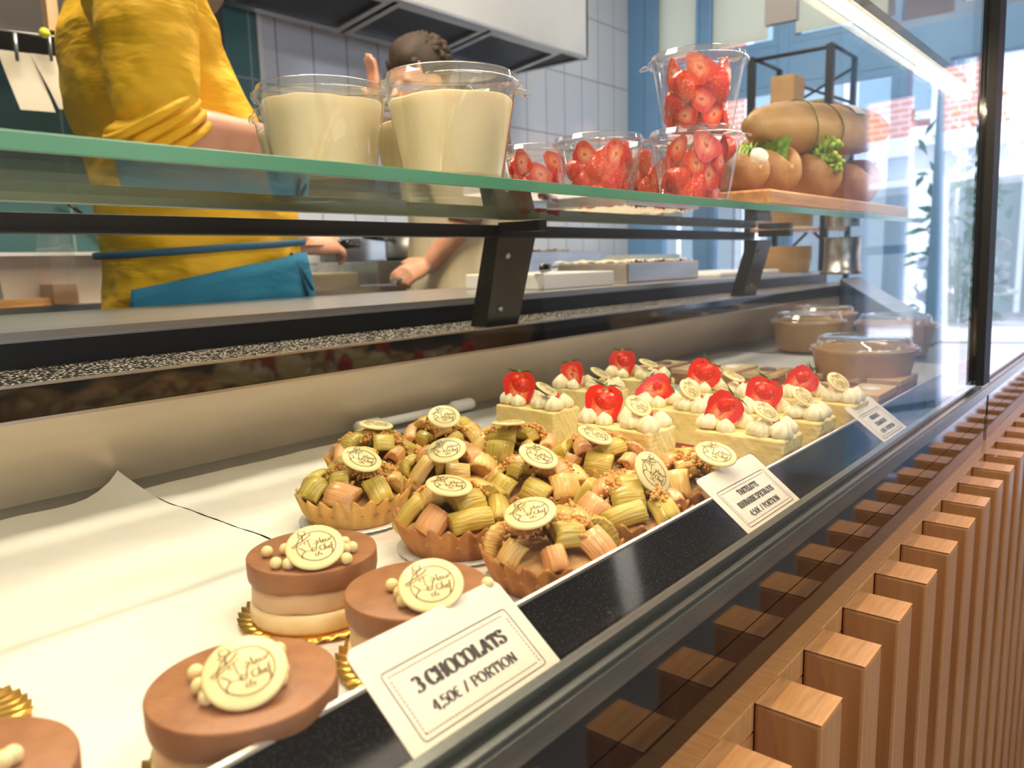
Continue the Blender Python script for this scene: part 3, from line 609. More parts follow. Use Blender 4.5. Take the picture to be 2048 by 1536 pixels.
def stalk(seed, L_, W_, T_):
    """short cut of rhubarb: C shaped cross-section with ribs, domed"""
    rn = random.Random(seed); prof = []
    n = 17
    for i in range(n):
        a = pi * i / (n - 1); rr = 1 + .055 * (i % 2); prof.append((cos(a) * W_ / 2 * rr, sin(a) * T_ * rr))
    for i in range(7):
        a = pi * (1 - i / 6); prof.append((cos(a) * W_ * .40, sin(a) * T_ * .25 - T_ * .12))
    vs = []; m = 9
    for j in range(m):
        t = j / (m - 1); x = (t - .5) * L_; k_ = .95 if j in (0, m - 1) else 1.0
        if j in (1, m - 2): x = (t - .5) * L_ * 1.28
        bend = .10 * L_ * (1 - (2 * t - 1) ** 2)
        for (a, b) in prof: vs.append((x + rn.uniform(-1, 1) * .0003 + (b * .12 if j == 0 else 0), a * k_, b * k_ + bend))
    N = len(prof); fs = [[j * N + i, j * N + (i + 1) % N, (j + 1) * N + (i + 1) % N, (j + 1) * N + i] for j in range(m - 1) for i in range(N)]
    fs += [list(range(N - 1, -1, -1)), [(m - 1) * N + i for i in range(N)]]
    return MB().add(vs, fs)
stalks = []
for s_, (l, w_, t_) in enumerate([(.024, .022, .0105), (.020, .028, .012), (.031, .017, .009), (.021, .021, .011), (.016, .015, .010)]):
    for m in M_rh: stalks.append(stalk(s_, l, w_, t_).mesh('rhubarb_piece', m))
crumbs = []
for s_ in range(3):
    rn = random.Random(40 + s_); b = MB()
    cl_ = [(rn.uniform(0, 6.28), rn.uniform(.004, .031), rn.uniform(.003, .0065)) for _ in range(11)]
    for i in range(420):
        ca_, cr_, cs_ = cl_[i % 11]; x_ = cr_ * cos(ca_) + rn.gauss(0, cs_); y_ = cr_ * sin(ca_) + rn.gauss(0, cs_); r_ = hypot(x_, y_)
        if r_ > .037: continue
        d_ = hypot(x_ - cr_ * cos(ca_), y_ - cr_ * sin(ca_)) / .012
        b.ball((x_, y_, .0500 - 8.5 * r_ * r_ - .0055 * d_ + rn.uniform(-.003, 0)), rn.uniform(.0008, .0021), 1, jit=.35, rnd=rn)
    crumbs.append(b.mesh('crumble', M_crumb))
def tart(x, y, label, med, brown, seed, big=1.0):
    rn = random.Random(seed)
    t = thing('rhubarb_tart', label, 'tart', (x, y, TZ + .0004), 0, 'rhubarb speculoos tarts')
    obj('scalloped_card', doily_me, None, t)
    obj('pastry_case', crusts[1 if brown else 0], None, t, loc=(0, 0, .0012), rot=(0, 0, rn.uniform(0, 6)))
    obj('almond_filling', fill_me, None, t, rot=(0, 0, rn.uniform(0, 6)))
    def piece(a, r_, z, tilt, yaw=None):
        me = rn.choice(stalks); yaw = a + pi / 2 + rn.uniform(-.6, .6) if yaw is None else yaw
        o = obj('rhubarb_piece', me, None, t, loc=(r_ * cos(a), r_ * sin(a), z))
        o.rotation_euler = (Matrix.Rotation(a, 3, 'Z') @ Matrix.Rotation(tilt, 3, 'Y') @ Matrix.Rotation(yaw - a, 3, 'Z') @ Matrix.Rotation(rn.uniform(-.25, .25), 3, 'X')).to_euler()
    n1 = 7; a0 = rn.uniform(0, 6.28)
    for i in range(n1):
        piece(a0 + 2 * pi * i / n1 + rn.uniform(-.1, .1), .0300, .0235 + rn.uniform(0, .002), .75 + rn.uniform(-.2, .35), None if rn.random() < .5 else a0 + 2 * pi * i / n1 + rn.uniform(-.3, .3))
    n2 = 4; a1 = rn.uniform(0, 6.28)
    for i in range(n2): piece(a1 + 2 * pi * i / n2 + rn.uniform(-.2, .2), .0160, .0325, .3 + rn.uniform(-.25, .3))
    piece(rn.uniform(0, 6), .004, .0365, .05)
    o = obj('crumble', crumbs[seed % 3], None, t, rot=(0, 0, rn.uniform(0, 6))); o['kind'] = 'stuff'
    w_ = atz(med[0], med[1], TZ + .0525); medallion(t, w_, med[2], med[3], 1.0, t.location, spin=med[4] if len(med) > 4 else 0)
    return t
TX = (.389, .477, .567)
tl = [((.385, .2925), 'rhubarb tart nearest the glass, medallion tilted up towards the camera, beside the chocolate cakes', (1060, 1026, 17, -10, 10), 1),
 ((.396, .386), 'dark crusted rhubarb tart with flat tilted medallion, left of the one nearest the glass', (898, 971, 9, 8), 1),
 ((.392, .498), 'pale crusted rhubarb tart at the near left corner of the tart block', (723, 918, 20, 20, -10), 0),
 ((.480, .293), 'rhubarb tart whose medallion stands edge on, just left of the rhubarb price card', (1305, 945, 24, 58), 1),
 ((.489, .386), 'rhubarb tart in the middle of the block, medallion tipped to the right', (1077, 912, 17, 22, -20), 1),
 ((.480, .477), 'rhubarb tart in the middle of the block, medallion tipped up and straight', (893, 900, 24, -8), 0),
 ((.478, .574), 'rhubarb tart at the back left of the block, in front of the white roller', (752, 850, 2, 8), 0),
 ((.574, .293), 'rhubarb tart hidden behind the rhubarb price card, medallion facing the camera', (1432, 908, 19, 15, -15), 1),
 ((.584, .388), 'rhubarb tart in front of the cheesecakes, medallion tipped steeply right', (1190, 870, 9, 22), 0),
 ((.577, .481), 'rhubarb tart in front of the first cheesecake, medallion lying nearly flat', (1017, 846, -6, 0), 0),
 ((.571, .573), 'rhubarb tart at the back of the block, medallion standing tall towards the camera', (888, 833, 31, 6, 0), 0)]
for i, (xy, lab, med, br_) in enumerate(tl): tart(xy[0], xy[1], lab, med, br_, 100 + i)
# ------------------------------------------------------------------ strawberries
def strawmat():
    m = bpy.data.materials.new('strawberry_skin'); m.use_nodes = True; t = m.node_tree; b = t.nodes['Principled BSDF']
    tc = nd(t, 'ShaderNodeTexCoord'); v = nd(t, 'ShaderNodeTexVoronoi'); v.inputs['Scale'].default_value = 330
    t.links.new(tc.outputs['Object'], v.inputs['Vector']); r = nd(t, 'ShaderNodeValToRGB')
    r.color_ramp.elements[0].color = (.78, .28, .06, 1); r.color_ramp.elements[1].color = (.74, .030, .008, 1); r.color_ramp.elements[0].position = .12; r.color_ramp.elements[1].position = .28
    t.links.new(v.outputs['Distance'], r.inputs[0]); t.links.new(r.outputs[0], b.inputs['Base Color']); b.inputs['Roughness'].default_value = .22
    bp = nd(t, 'ShaderNodeBump'); bp.inputs['Strength'].default_value = .6; bp.inputs['Distance'].default_value = .0012
    t.links.new(v.outputs['Distance'], bp.inputs['Height']); t.links.new(bp.outputs[0], b.inputs['Normal'])
    return m
M_straw = strawmat()
M_cutst = bpy.data.materials.new('cut_strawberry'); M_cutst.use_nodes = True
def _cut():
    t = M_cutst.node_tree; b = t.nodes['Principled BSDF']; tc = nd(t, 'ShaderNodeTexCoord'); mp = nd(t, 'ShaderNodeMapping'); mp.inputs['Scale'].default_value = (1.25, 1, .85); mp.inputs['Location'].default_value = (0, 0, .0012)
    ln = nd(t, 'ShaderNodeVectorMath', operation='LENGTH'); no = nd(t, 'ShaderNodeTexNoise'); no.inputs['Scale'].default_value = 420; no.inputs['Detail'].default_value = 2
    ma = nd(t, 'ShaderNodeMath', operation='MULTIPLY_ADD'); ma.inputs[1].default_value = .007; r = nd(t, 'ShaderNodeValToRGB'); r.color_ramp.interpolation = 'EASE'
    t.links.new(tc.outputs['Object'], mp.inputs[0]); t.links.new(mp.outputs[0], ln.inputs[0]); t.links.new(mp.outputs[0], no.inputs['Vector']); t.links.new(no.outputs['Fac'], ma.inputs[0]); t.links.new(ln.outputs['Value'], ma.inputs[2])
    mu = nd(t, 'ShaderNodeMath', operation='MULTIPLY'); mu.inputs[1].default_value = 50; t.links.new(ma.outputs[0], mu.inputs[0]); t.links.new(mu.outputs[0], r.inputs[0])
    e = r.color_ramp.elements; e[0].position = .20; e[0].color = (.62, .03, .012, 1); e[1].position = .34; e[1].color = (.90, .34, .17, 1)
    for p_, c_ in ((.48, (.88, .16, .06, 1)), (.64, (.74, .028, .012, 1))): k = e.new(p_); k.color = c_
    t.links.new(r.outputs[0], b.inputs['Base Color']); b.inputs['Roughness'].default_value = .22
_cut()
def straw_half(flat=.45):
    """half strawberry, cut face at y=0 facing -y, tip at -z"""
    n = 28; prof = [(.0005, -.0165), (.004, -.0145), (.0078, -.008), (.0105, -.001), (.0112, .0045), (.0095, .009), (.005, .0115), (.0005, .011)]
    b = MB(); vs = []
    for r_, z in prof:
        for i in range(n + 1):
            a = pi * i / n; vs.append((r_ * cos(a), r_ * sin(a) * .9, z))
    m = len(prof); N = n + 1
    b.add(vs, [[j * N + i, (j + 1) * N + i, (j + 1) * N + i + 1, j * N + i + 1] for j in range(m - 1) for i in range(n)])
    return b, prof
sb, sprof = straw_half()
half_me = sb.mesh('strawberry_flesh', M_straw)
cb_ = MB(); pts = [(r_, 0, z) for r_, z in sprof] + [(-r_, 0, z) for r_, z in reversed(sprof)]
N_ = len(pts); cb_.add(pts + [(0, 0, -.001)] + [(x * .45, -.0002, z * .5 - .001) for x, y, z in pts], [[i, (i + 1) % N_, N_ + 1 + (i + 1) % N_, N_ + 1 + i] for i in range(N_)] + [[N_ + 1 + i for i in range(N_)]], False)
cut_me = cb_.mesh('cut_face', M_cutst)
lf = MB()
for i in range(7):
    a = pi * i / 6; d = Vector((cos(a), .5 * sin(a), .1))
    lf.add([(0, .001, .0105), (d.x * .004 + .001, d.y * .004, .0125), tuple(Vector((d.x * .011, d.y * .009 + .001, .0115 + .003 * (i % 2)))), (d.x * .004 - .001, d.y * .004 + .001, .0118)], [[0, 1, 2, 3]], False)
leaf_me = lf.mesh('strawberry_leaves', M_leaf)
swl = MB()
def sfn(a, r, z, j): tw = a + z * 260; return r * (1 + .10 * cos(7 * tw)), z
swl.lathe([(.0, 0), (.0078, 0), (.0092, .003), (.0085, .0065), (.006, .0095), (.0032, .012), (.0, .0145)], 56, sfn, closed_top=False, closed_bot=False)
swirl_me = swl.mesh('cream_swirl', M_cream)
rol = MB(); 
def rfn(a, r, z, j): return r * (1 + .09 * cos(6 * (a + z * 300))), z
rol.lathe([(.0, 0), (.004, .0), (.007, .004), (.0075, .012), (.0072, .020), (.004, .0245), (.0, .025)], 48, rfn, closed_top=False, closed_bot=False)
roll_me = rol.mesh('cream_rosette', M_cream)
cur_me = MB().ball((0, 0, 0), .004, 2).mesh('red_currant', M_straw)
def rough_block(hx, hy, z0, z1, amp, seed, n=14):
    bm = bmesh.new(); bmesh.ops.create_cube(bm, size=1); bmesh.ops.subdivide_edges(bm, edges=bm.edges[:], cuts=n, use_grid_fill=True)
    b = MB(); vs = []
    for v in bm.verts:
        x, y, z = v.co.x * 2, v.co.y * 2, v.co.z + .5
        e = sum(1 for q_ in (abs(x), abs(y), abs(2 * z - 1)) if q_ > .99); k_ = (1, 1, .985, .965)[e]
        vs.append((x * hx * k_ + amp * noise1(y * 5 + seed, z * 6, seed) * (abs(x) > .9), y * hy * k_ + amp * noise1(x * 5, z * 6 + seed, seed + 1) * (abs(y) > .9), z0 + (z1 - z0) * z * (1 if e < 2 else .992) + amp * .5 * noise1(x * 4, y * 7, seed) * (z > .9)))
    fs = [[v.index for v in f_.verts] for f_ in bm.faces]; bm.free(); return b.add(vs, fs, False)
ccake_me = rough_block(.0238, .0432, .0080, .0430, .0008, 3).mesh('cheesecake_block', M_cake)
cberry_me = MB().box((-.0237, -.0432, .005), (.0237, .0432, .0078)).mesh('berry_layer', M_berry)
cbase_me = MB().box((-.0232, -.0427, .0012), (.0232, .0427, .0052)).mesh('biscuit_base', M_bisc)
cbd_me = MB().box((-.030, -.050, 0), (.030, .050, .001)).mesh('cake_card', M_doily)
def cheesecake(x, y, label, rz, sp, seed, whole=True):
    rn = random.Random(seed); t = thing('strawberry_cheesecake', label, 'cake', (x, y, TZ + .0003), rz, 'strawberry cheesecake slices')
    obj('cake_card', cbd_me, None, t); obj('biscuit_base', cbase_me, None, t, bevel=.001); obj('berry_layer', cberry_me, None, t, bevel=.001); obj('cheesecake_block', ccake_me, None, t, bevel=.0015)
    zt = .0428
    for (a, b_, k_) in ((-.011, -.034, 1.15), (.011, -.032, 1.1), (-.012, -.017, 1.1), (.011, -.012, 1.0), (.011, .010, 1.1), (-.012, .034, 1.25), (.010, .034, 1.1), (-.013, .016, .9)):
        obj('cream_swirl', swirl_me, None, t, loc=(a + rn.uniform(-.002, .002), b_, zt), rot=(rn.uniform(-.2, .2), rn.uniform(-.2, .2), rn.uniform(0, 6)), scale=(k_, k_, k_))
    for (a, b_, rr) in ((-.014, -.004, .3), (.0, .020, 1.2)):
        obj('cream_rosette', roll_me, None, t, loc=(a, b_, zt + .005), rot=(pi / 2, 0, rr))
    obj('red_currant', cur_me, None, t, loc=(.005, -.024, zt + .012)); 
    c = Vector((x, y, 0)); ang = atan2(-y, -x)                  # towards the customer
    aw = Matrix.Rotation(-rz, 3, 'Z') @ Vector((x, y, 0)).normalized() * .013
    for k_, (dx, dy, dz, tl_, yw, m_) in enumerate(sp):
        if k_: dx, dy = sp[0][0] + aw.x, sp[0][1] + aw.y
        h = obj('strawberry_half', half_me, None, t, loc=(dx, dy, zt + dz)); h.rotation_euler = (Matrix.Rotation(-rz, 3, 'Z') @ Matrix.Rotation(ang + pi / 2 + yw, 3, 'Z') @ Matrix.Rotation(tl_, 3, 'Y') @ Matrix.Rotation(-.25, 3, 'X')).to_euler()
        h.scale = (m_, m_, m_)
        obj('cut_face', cut_me, None, h); obj('leaves', leaf_me, None, h)
    mx = Vector((x, y, 0)) + Matrix.Rotation(rz, 3, 'Z') @ Vector((-.006, -.019, 0)); mx.z = TZ + zt + .0215
    m_ = medallion(t, mx, rn.choice((18, 28, 8)), rn.uniform(15, 45), .82, t.location, rz, spin=-10)
    return t
S1 = lambda tl_, yw=0.0, m_=1.5: [(-.006, .022, .018, tl_, yw, m_), (.006, .026, .017, tl_ - .7, yw + 3.0, m_ * .9)]
cl = [((.690, .2935), 'cheesecake slice nearest the glass behind the rhubarb price card, strawberry half lying on its side', S1(.7)),
 ((.783, .2935), 'cheesecake slice along the glass, second from the rhubarb price card, big strawberry ring up', S1(.3, 0, 1.65)),
 ((.892, .2935), 'cheesecake slice along the glass, beside the smallest price card', S1(.9)),
 ((.653, .403), 'cheesecake slice in the middle row, nearest the tarts, tall cut strawberry', S1(.15, 0, 1.7)),
 ((.762, .405), 'cheesecake slice in the middle of the block with strawberry half lying flat', S1(1.3)),
 ((.872, .405), 'cheesecake slice in the middle row, far end, large pink strawberry half', S1(.6, 0, 1.75)),
 ((.686, .538), 'cheesecake slice at the back left, upright red strawberry beside the tarts', S1(.05, 0, 1.65)),
 ((.815, .555), 'cheesecake slice in the back row with small strawberry cut low', S1(-.2, 0, 1.3)),
 ((.925, .55), 'cheesecake slice in the back row with strawberry half tip down, highest of all', S1(0, 0, 1.6))]
for i, (xy, lab, sp) in enumerate(cl): cheesecake(xy[0], xy[1], lab, R.uniform(-.06, .06), sp, 300 + i)
# ------------------------------------------------------------------ brownies
bt_me = MB().box((-.046, -.023, .016), (.046, .023, .024)).mesh('top_glaze', M_brownie); bs_me = MB().box((-.0455, -.0225, 0), (.0455, .0225, .016)).mesh('crumb', M_brside)
bm_me = MB().lathe([(.0, 0), (.0125, 0), (.0130, .001), (.0125, .0022), (.0, .0022)], 28, closed_top=False, closed_bot=False).mesh('disc', M_dmed)
bm2 = bm_me.copy(); bm2.materials.clear(); bm2.materials.append(M_white)
bpos = [(1.19, .657, 1), (1.19, .597, 0), (1.205, .54, 0), (1.20, .48, 1), (1.22, .418, 1), (1.235, .362, 1), (1.235, .306, 1), (1.10, .300, 0), (1.085, .362, 1)]
bl = ['blond brownie furthest from the glass, dark chocolate disc on top', 'blond brownie with a white disc, next to the furthest dark disc one', 'blond brownie with a white disc in the middle of the back row', 'blond brownie with a dark disc behind the strawberry cheesecakes', 'blond brownie with dark disc just behind the strawberry by the kraft bowl',
 'blond brownie with dark disc in front of the nearest kraft bowl', 'blond brownie with disc closest to the glass in the back row', 'blond brownie with white disc beside the smallest price card', 'blond brownie with dark disc in the near row behind the cheesecakes']
for (x, y, dk), lab in zip(bpos, bl):
    t = thing('brownie', lab, 'brownie', (x, y, TZ), R.uniform(-.04, .04), 'blond brownies')
    obj('crumb', bs_me, None, t, bevel=.001); obj('top_glaze', bt_me, None, t, bevel=.001)
    obj('chocolate_disc', bm_me if dk else bm2, None, t, loc=(0, 0, .0242), rot=(.03, -.05, 0))
# ------------------------------------------------------------------ kraft bowls
def bowl(x, y, z, label, rise=0.0):
    t = thing('salad_bowl', label, 'bowl', (x, y, z), 0, 'kraft salad bowls with clear lids')
    obj('kraft_tub', MB().lathe([(.001, .0), (.060, 0), (.0615, .002), (.0735, .058), (.0752, .060), (.0740, .0625), (.072, .058), (.060, .004), (.001, .004)], 64), M_kraft, t)
    obj('salad', MB().lathe([(.0, .052), (.04, .053), (.068, .050)][::-1], 40, lambda a, r, zz_, j: (r, zz_ + .003 * noise1(a * 5, r * 100)), closed_top=False, closed_bot=False), mat('salad_mix', (.35, .22, .08), .6, col2=(.5, .45, .2), scale=60), t)
    obj('clear_lid', MB().lathe([(.0735, .056), (.0775, .058), (.0775, .064), (.073, .066), (.068, .064), (.066, .076), (.062, .079), (.056, .076), (.001, .0755)], 64, closed_bot=False), M_plastic, t)
    return t
q = atz(1727, 690, TZ + .065); bowl(q.x, q.y, TZ, 'kraft bowl with clear lid nearest the camera, behind the brownies')
q = atz(1617, 638, TZ + .065); bowl(q.x, q.y, TZ, 'kraft bowl with clear lid at the back, against the steel lining')
q = atz(1790, 641, TZ + .065); bowl(min(q.x, 1.71), q.y * min(q.x, 1.71) / q.x, TZ, 'kraft bowl with clear lid behind and right of the nearest bowl')
bowl(1.93, .64, TZ, 'kraft bowl furthest away, beside the sloping steel end plate')
# ------------------------------------------------------------------ white roller on deck
t = thing('plastic_roller', 'white plastic tube with round end caps lying along the steel lining behind the tarts', 'tube', (.613, .752, TZ - .003 + .009))
obj('rod', MB().tube([(.0, 0, 0), (.178, -.004, 0)], .0058, 18), M_white, t)
obj('end_cap', MB().tube([(-.012, 0, 0), (-.008, 0, 0), (.022, 0, 0), (.026, 0, 0)], [.007, .0085, .0085, .006], 18), M_white, t)
obj('end_cap', MB().tube([(.150, -.003, 0), (.154, -.003, 0), (.186, -.004, 0), (.192, -.004, 0)], [.006, .0085, .0088, .007], 18), M_white, t)
# ------------------------------------------------------------------ price cards
def card(x0, x1, label, lines, y0=.2150, z0=-.1952, y1=.2575, z1=-.1625):
    w_ = x1 - x0; d = Vector((0, y1 - y0, z1 - z0)); h = d.length; n = Vector((1, 0, 0)).cross(d).normalized()
    t = thing('price_card', label, 'price card', ((x0 + x1) / 2, y0, z0), 0, 'price cards along the glass')
    M = frame((0, 0, 0), n, d)                        # local x = along, y = up the card
    r = .005; poly = []
    for cx, cy, a0 in ((w_ / 2 - r, h - r, 0), (-w_ / 2 + r, h - r, 90)): poly += arc(cx, cy, r, r, a0, a0 + 90, 6)
    poly += arc(-w_ / 2 + .002, .002, .002, .002, 180, 270, 3) + arc(w_ / 2 - .002, .002, .002, .002, 270, 360, 3)
    obj('card', MB().extr(poly, -.0010, 0, M), M_card, t)
    k = MB(); zz_ = Matrix.Translation((0, 0, .0003)); MM = M @ zz_
    m_ = .0085; top = h * .70; bot = h * .075; X = w_ / 2 - m_
    def rect(X, a, b, wd, rr): 
        pts = arc(X - rr, b - rr, rr, rr, 0, 90, 5) + arc(-X + rr, b - rr, rr, rr, 90, 180, 5) + arc(-X + rr, a + rr, rr, rr, 180, 270, 5) + arc(X - rr, a + rr, rr, rr, 270, 360, 5)
        pts.append(pts[0]); ribbon(k, pts, wd, wd, MM)
    rect(X, bot, top, .0004, .002)
    def dash(xa, ya, xb, yb, st=.0019, ln=.0011):
        L_ = hypot(xb - xa, yb - ya); c_ = int(L_ / st)
        for i in range(c_):
            a = i * st / L_; b = (i * st + ln) / L_; ribbon(k, [(xa + (xb - xa) * a, ya + (yb - ya) * a), (xa + (xb - xa) * b, ya + (yb - ya) * b)], .00045, .00045, MM)
    i_ = .0027; dash(-X + i_, top - i_, X - i_, top - i_); dash(-X + i_, bot + i_, X - i_, bot + i_); dash(-X + i_, bot + i_, -X + i_, top - i_); dash(X - i_, bot + i_, X - i_, top - i_)
    obj('printed_frame', k, M_ink, t)
    for s_, sz, cy, wd in lines:
        tx = MB(); text(tx, s_, sz * h, 0, bot + (top - bot) * cy, MM, (.36 if sz > .1 else .26), .08, wd * w_); obj('printed_lettering', tx, M_ink, t)
    obj('card_stand', MB().box((-.012, .0265, .0), (.012, .030, .0185)).box((-.012, .008, -.0035), (.012, .030, .0)), clear('acrylic', (.95, .95, .95)), t)
    return t
card(.192, .290, 'large ivory price card in front, reading 3 CHOCOLATS', [('3 CHOCOLATS', .125, .56, .60), ('4,50€ / PORTION', .088, .25, .56)])
card(.513, .613, 'ivory price card for the rhubarb speculoos tarts, middle one of three', [('TARTELETTE', .088, .70, .34), ('RHUBARBE SPECULOOS', .088, .44, .62), ('4,50€ / PORTION', .085, .17, .52)])
card(.851, .941, 'ivory price card furthest away, in front of the last cheesecake', [('MISERABLE', .088, .70, .32), ('FRAMBOISE', .088, .44, .40), ('4,50€ / PORTION', .085, .17, .52)])
# ------------------------------------------------------------------ cups on the shelf
CH = .0745
def cupwall(): return MB().lathe([(.001, .0015), (.0335, .0015), (.0345, .0), (.0352, .002), (.0455, .066), (.0478, .067), (.0478, .069)], 64, closed_top=False).mesh('cup_wall', M_plastic)
def lidm(): return MB().lathe([(.0492, .0655), (.0502, .0675), (.0502, .0695), (.0475, .071), (.0465, .075), (.0448, .0762), (.043, .0748), (.0425, .0715), (.001, .0712)], 64, closed_bot=False).mesh('cup_lid', M_plastic)
wall_me, lid_me = cupwall(), lidm()
tab_me = MB().lathe([(.0, 0), (.006, 0), (.007, .001), (.006, .002), (.0, .002)], 16, closed_top=False, closed_bot=False).mesh('pull_tab', M_plastic)
ccm = MB().lathe([(.0, .003), (.0335, .003), (.0345, .005), (.0437, .0585), (.0435, .0597), (.0, .0600)], 64, lambda a, r, z, j: (r, z + (.0014 * noise1(a * 1.3, r * 30, 3) if z > .05 else 0)), closed_top=False, closed_bot=False).mesh('cream_filling', M_milkc)
def cup(x, y, z, label, grp, fill, seed=0, s=1.0):
    rn = random.Random(seed); CS = 1.06; t = thing('dessert_cup' if fill == 'cream' else 'strawberry_cup', label, 'cup', (x, y, z), rn.uniform(0, 6), grp); t.scale = (1.055, 1.055, 1.0)
    obj('cup_wall', wall_me, None, t); l = obj('cup_lid', lid_me, None, t); obj('pull_tab', tab_me, None, l, loc=(.053, 0, .0665), rot=(0, .3, 0))
    if fill == 'cream': obj('cream_filling', ccm, None, t, scale=(.985, .985, 1.07 if seed == 1 else .97))
    else:
        for lay in range(4):
            zc = .011 + lay * .0148; rr = .0335 + (.0105) * (zc / .066) - .0125; n = 5
            for i in range(n):
                a = 2 * pi * (i + .5 * (lay % 2)) / n + rn.uniform(-.15, .15)
                if lay == 3 and rn.random() < .15: continue
                h = obj('strawberry_piece', half_me, None, t, loc=(rr * cos(a), rr * sin(a), zc))
                h.rotation_euler = (Matrix.Rotation(a + pi / 2 + (0 if rn.random() < .6 else pi), 3, 'Z') @ Matrix.Rotation(rn.uniform(-1.2, 1.2) + (pi if rn.random() < .5 else 0), 3, 'Y')).to_euler()
                k_ = rn.uniform(1.0, 1.3); h.scale = (k_, k_, k_); obj('cut_face', cut_me, None, h)
            if lay < 3: obj('strawberry_piece', MB().ball((0, 0, zc), .013, 2, (1, 1, .8), .05).mesh('strawberry_piece', M_straw), None, t)
    return t
gc, gs = 'tubs of vanilla cream', 'clear cups of cut strawberries'
cup(.399, .519, SZ, 'clear tub of cream furthest left on the glass shelf', gc, 'cream', 1)
cup(.442, .4225, SZ, 'clear tub of cream nearest the camera, right of the leftmost tub', gc, 'cream', 2)
cup(.508, .516, SZ, 'clear tub of cream half hidden between and behind the two front tubs', gc, 'cream', 3)
cup(.452, .612 - .035 + .03, SZ, 'clear tub of cream behind the leftmost tub, only its lid edge showing', gc, 'cream', 4)
cup(.776, .513, SZ, 'clear cup of cut strawberries on the shelf, left of the stacked pair', gs, 's', 5)
cup(.820, .4165, SZ, 'clear cup of cut strawberries, lower one of the stacked pair', gs, 's', 6)
cup(.812, .410, SZ + .0764, 'clear cup of strawberries standing on top of another cup', gs, 's', 7)
cup(.79, .612 + .008 - .02 + .012, SZ, 'clear cup of strawberries at the back left of the group', gs, 's', 8)
cup(.884, .505, SZ, 'clear cup of strawberries half hidden behind the stacked pair', gs, 's', 9)
# ------------------------------------------------------------------ sandwiches
bd = tag(obj('serving_board', MB().extr([(.955, .385), (1.60, .385), (1.66, .40), (1.68, .44), (1.67, .55), (1.62, .61), (.955, .61)], SZ + .0004, SZ + .020), M_board, bevel=.003), 'wooden serving board with rounded end under the sandwiches', 'board')
BZ = SZ + .0205
def loaf(L_, Wd, H_, seed, split=True):
    """half open roll, long axis y, front end at y=0, split on top"""
    m, n = 22, 30; vs = []
    for j in range(m + 1):
        t = j / m; k_ = max(.02, (1 - abs(2 * t - 1) ** 5)) ** .5
        for i in range(n):
            a = 2 * pi * i / n; x = cos(a) * Wd / 2 * k_; z = sin(a) * H_ / 2 * k_
            if split: z -= .056 * k_ * math.exp(-(((a - pi * .57) / .24) ** 2)) * min(1, k_ * 1.4)
            x *= 1 + .03 * noise1(a * 2, t * 5, seed); z *= 1 + .03 * noise1(a * 2, t * 4, seed + 2)
            vs.append((x, t * L_, z + H_ / 2))
    fs = [[j * n + i, j * n + (i + 1) % n, (j + 1) * n + (i + 1) % n, (j + 1) * n + i] for j in range(m) for i in range(n)] + [list(range(n - 1, -1, -1)), [m * n + i for i in range(n)]]
    return MB().add(vs, fs)
loafm = [loaf(.155, .082, .076, s_).mesh('bread_roll', M_bread) for s_ in range(3)]
def frill(n, L_, Wd, H_, seed, amp=.006):
    rn = random.Random(seed)
    def fn(u, v): return ((v - .5) * Wd + amp * sin(u * 40 + v * 9) * .5, u * L_, v * H_ + amp * sin(u * 60 + seed) * v + amp * .6 * sin(v * 25 + u * 13))
    return MB().grid(50, 12, fn)
sw = [(1492, 'egg', 'bread roll with boiled egg and salad, beside the strawberry cups', .10), (1556, 'long', 'bread roll with one long dark green lettuce leaf, second from the cups', .0),
      (1640, 'curl', 'bread roll with bushy curly lettuce, third from the cups', -.05), (1722, 'ham', 'bread roll at the end of the board with dark filling', -.1)]
for i, (px, kind, lab, rz) in enumerate(sw):
    p = aty(px, 345, .435); ang = [-.45, -.40, -.38, -.38][i]; k_ = [.78, .98, 1.12, 1.12][i]
    t = thing('filled_roll', lab, 'sandwich', (p.x, .415, BZ), ang, 'filled bread rolls on the board')
    obj('bread_roll', loafm[i % 3], None, t, scale=(k_, .85, k_))
    if kind == 'egg':
        obj('egg_slice', MB().lathe([(.0, 0), (.0115, 0), (.012, .003), (.0, .006)], 24, closed_top=False, closed_bot=False, M=frame((.004, .010, .044), (-.4, -1, .6), (0, 0, 1))), mat('egg_white', (.80, .74, .62), .4), t)
        obj('lettuce', frill(1, .10, .02, .022, 2), M_lett, t, loc=(-.004, .016, .042), scale=(1, 1, .8))
    elif kind == 'long': obj('lettuce', frill(1, .12, .016, .040, 3, .002), mat('dark_lettuce', (.10, .25, .02), .4, col2=(.25, .42, .05), scale=60, bump=.5), t, loc=(.002, .008, .040), rot=(0, -.12, 0), scale=(1, 1, 1))
    elif kind == 'curl':
        for k2 in range(3): obj('lettuce', frill(1, .11, .024, .034, 5 + k2, .007), M_lett, t, loc=(-.006 + k2 * .007, .004 + k2 * .004, .058), rot=(0, (k2 - 1) * .3, 0))
        lb = MB(); rn = random.Random(3)
        for k2 in range(46): lb.ball((rn.uniform(-.012, .014), rn.uniform(-.004, .02), rn.uniform(.042, .092)), rn.uniform(.003, .0065), 1, jit=.45, rnd=rn)
        o = obj('lettuce_tuft', lb, M_lett, t, loc=(-.002, -.004, 0))
    else: obj('filling', frill(1, .11, .03, .016, 8, .004), mat('dark_filling', (.08, .06, .03), .5), t, loc=(.006, .01, .056))
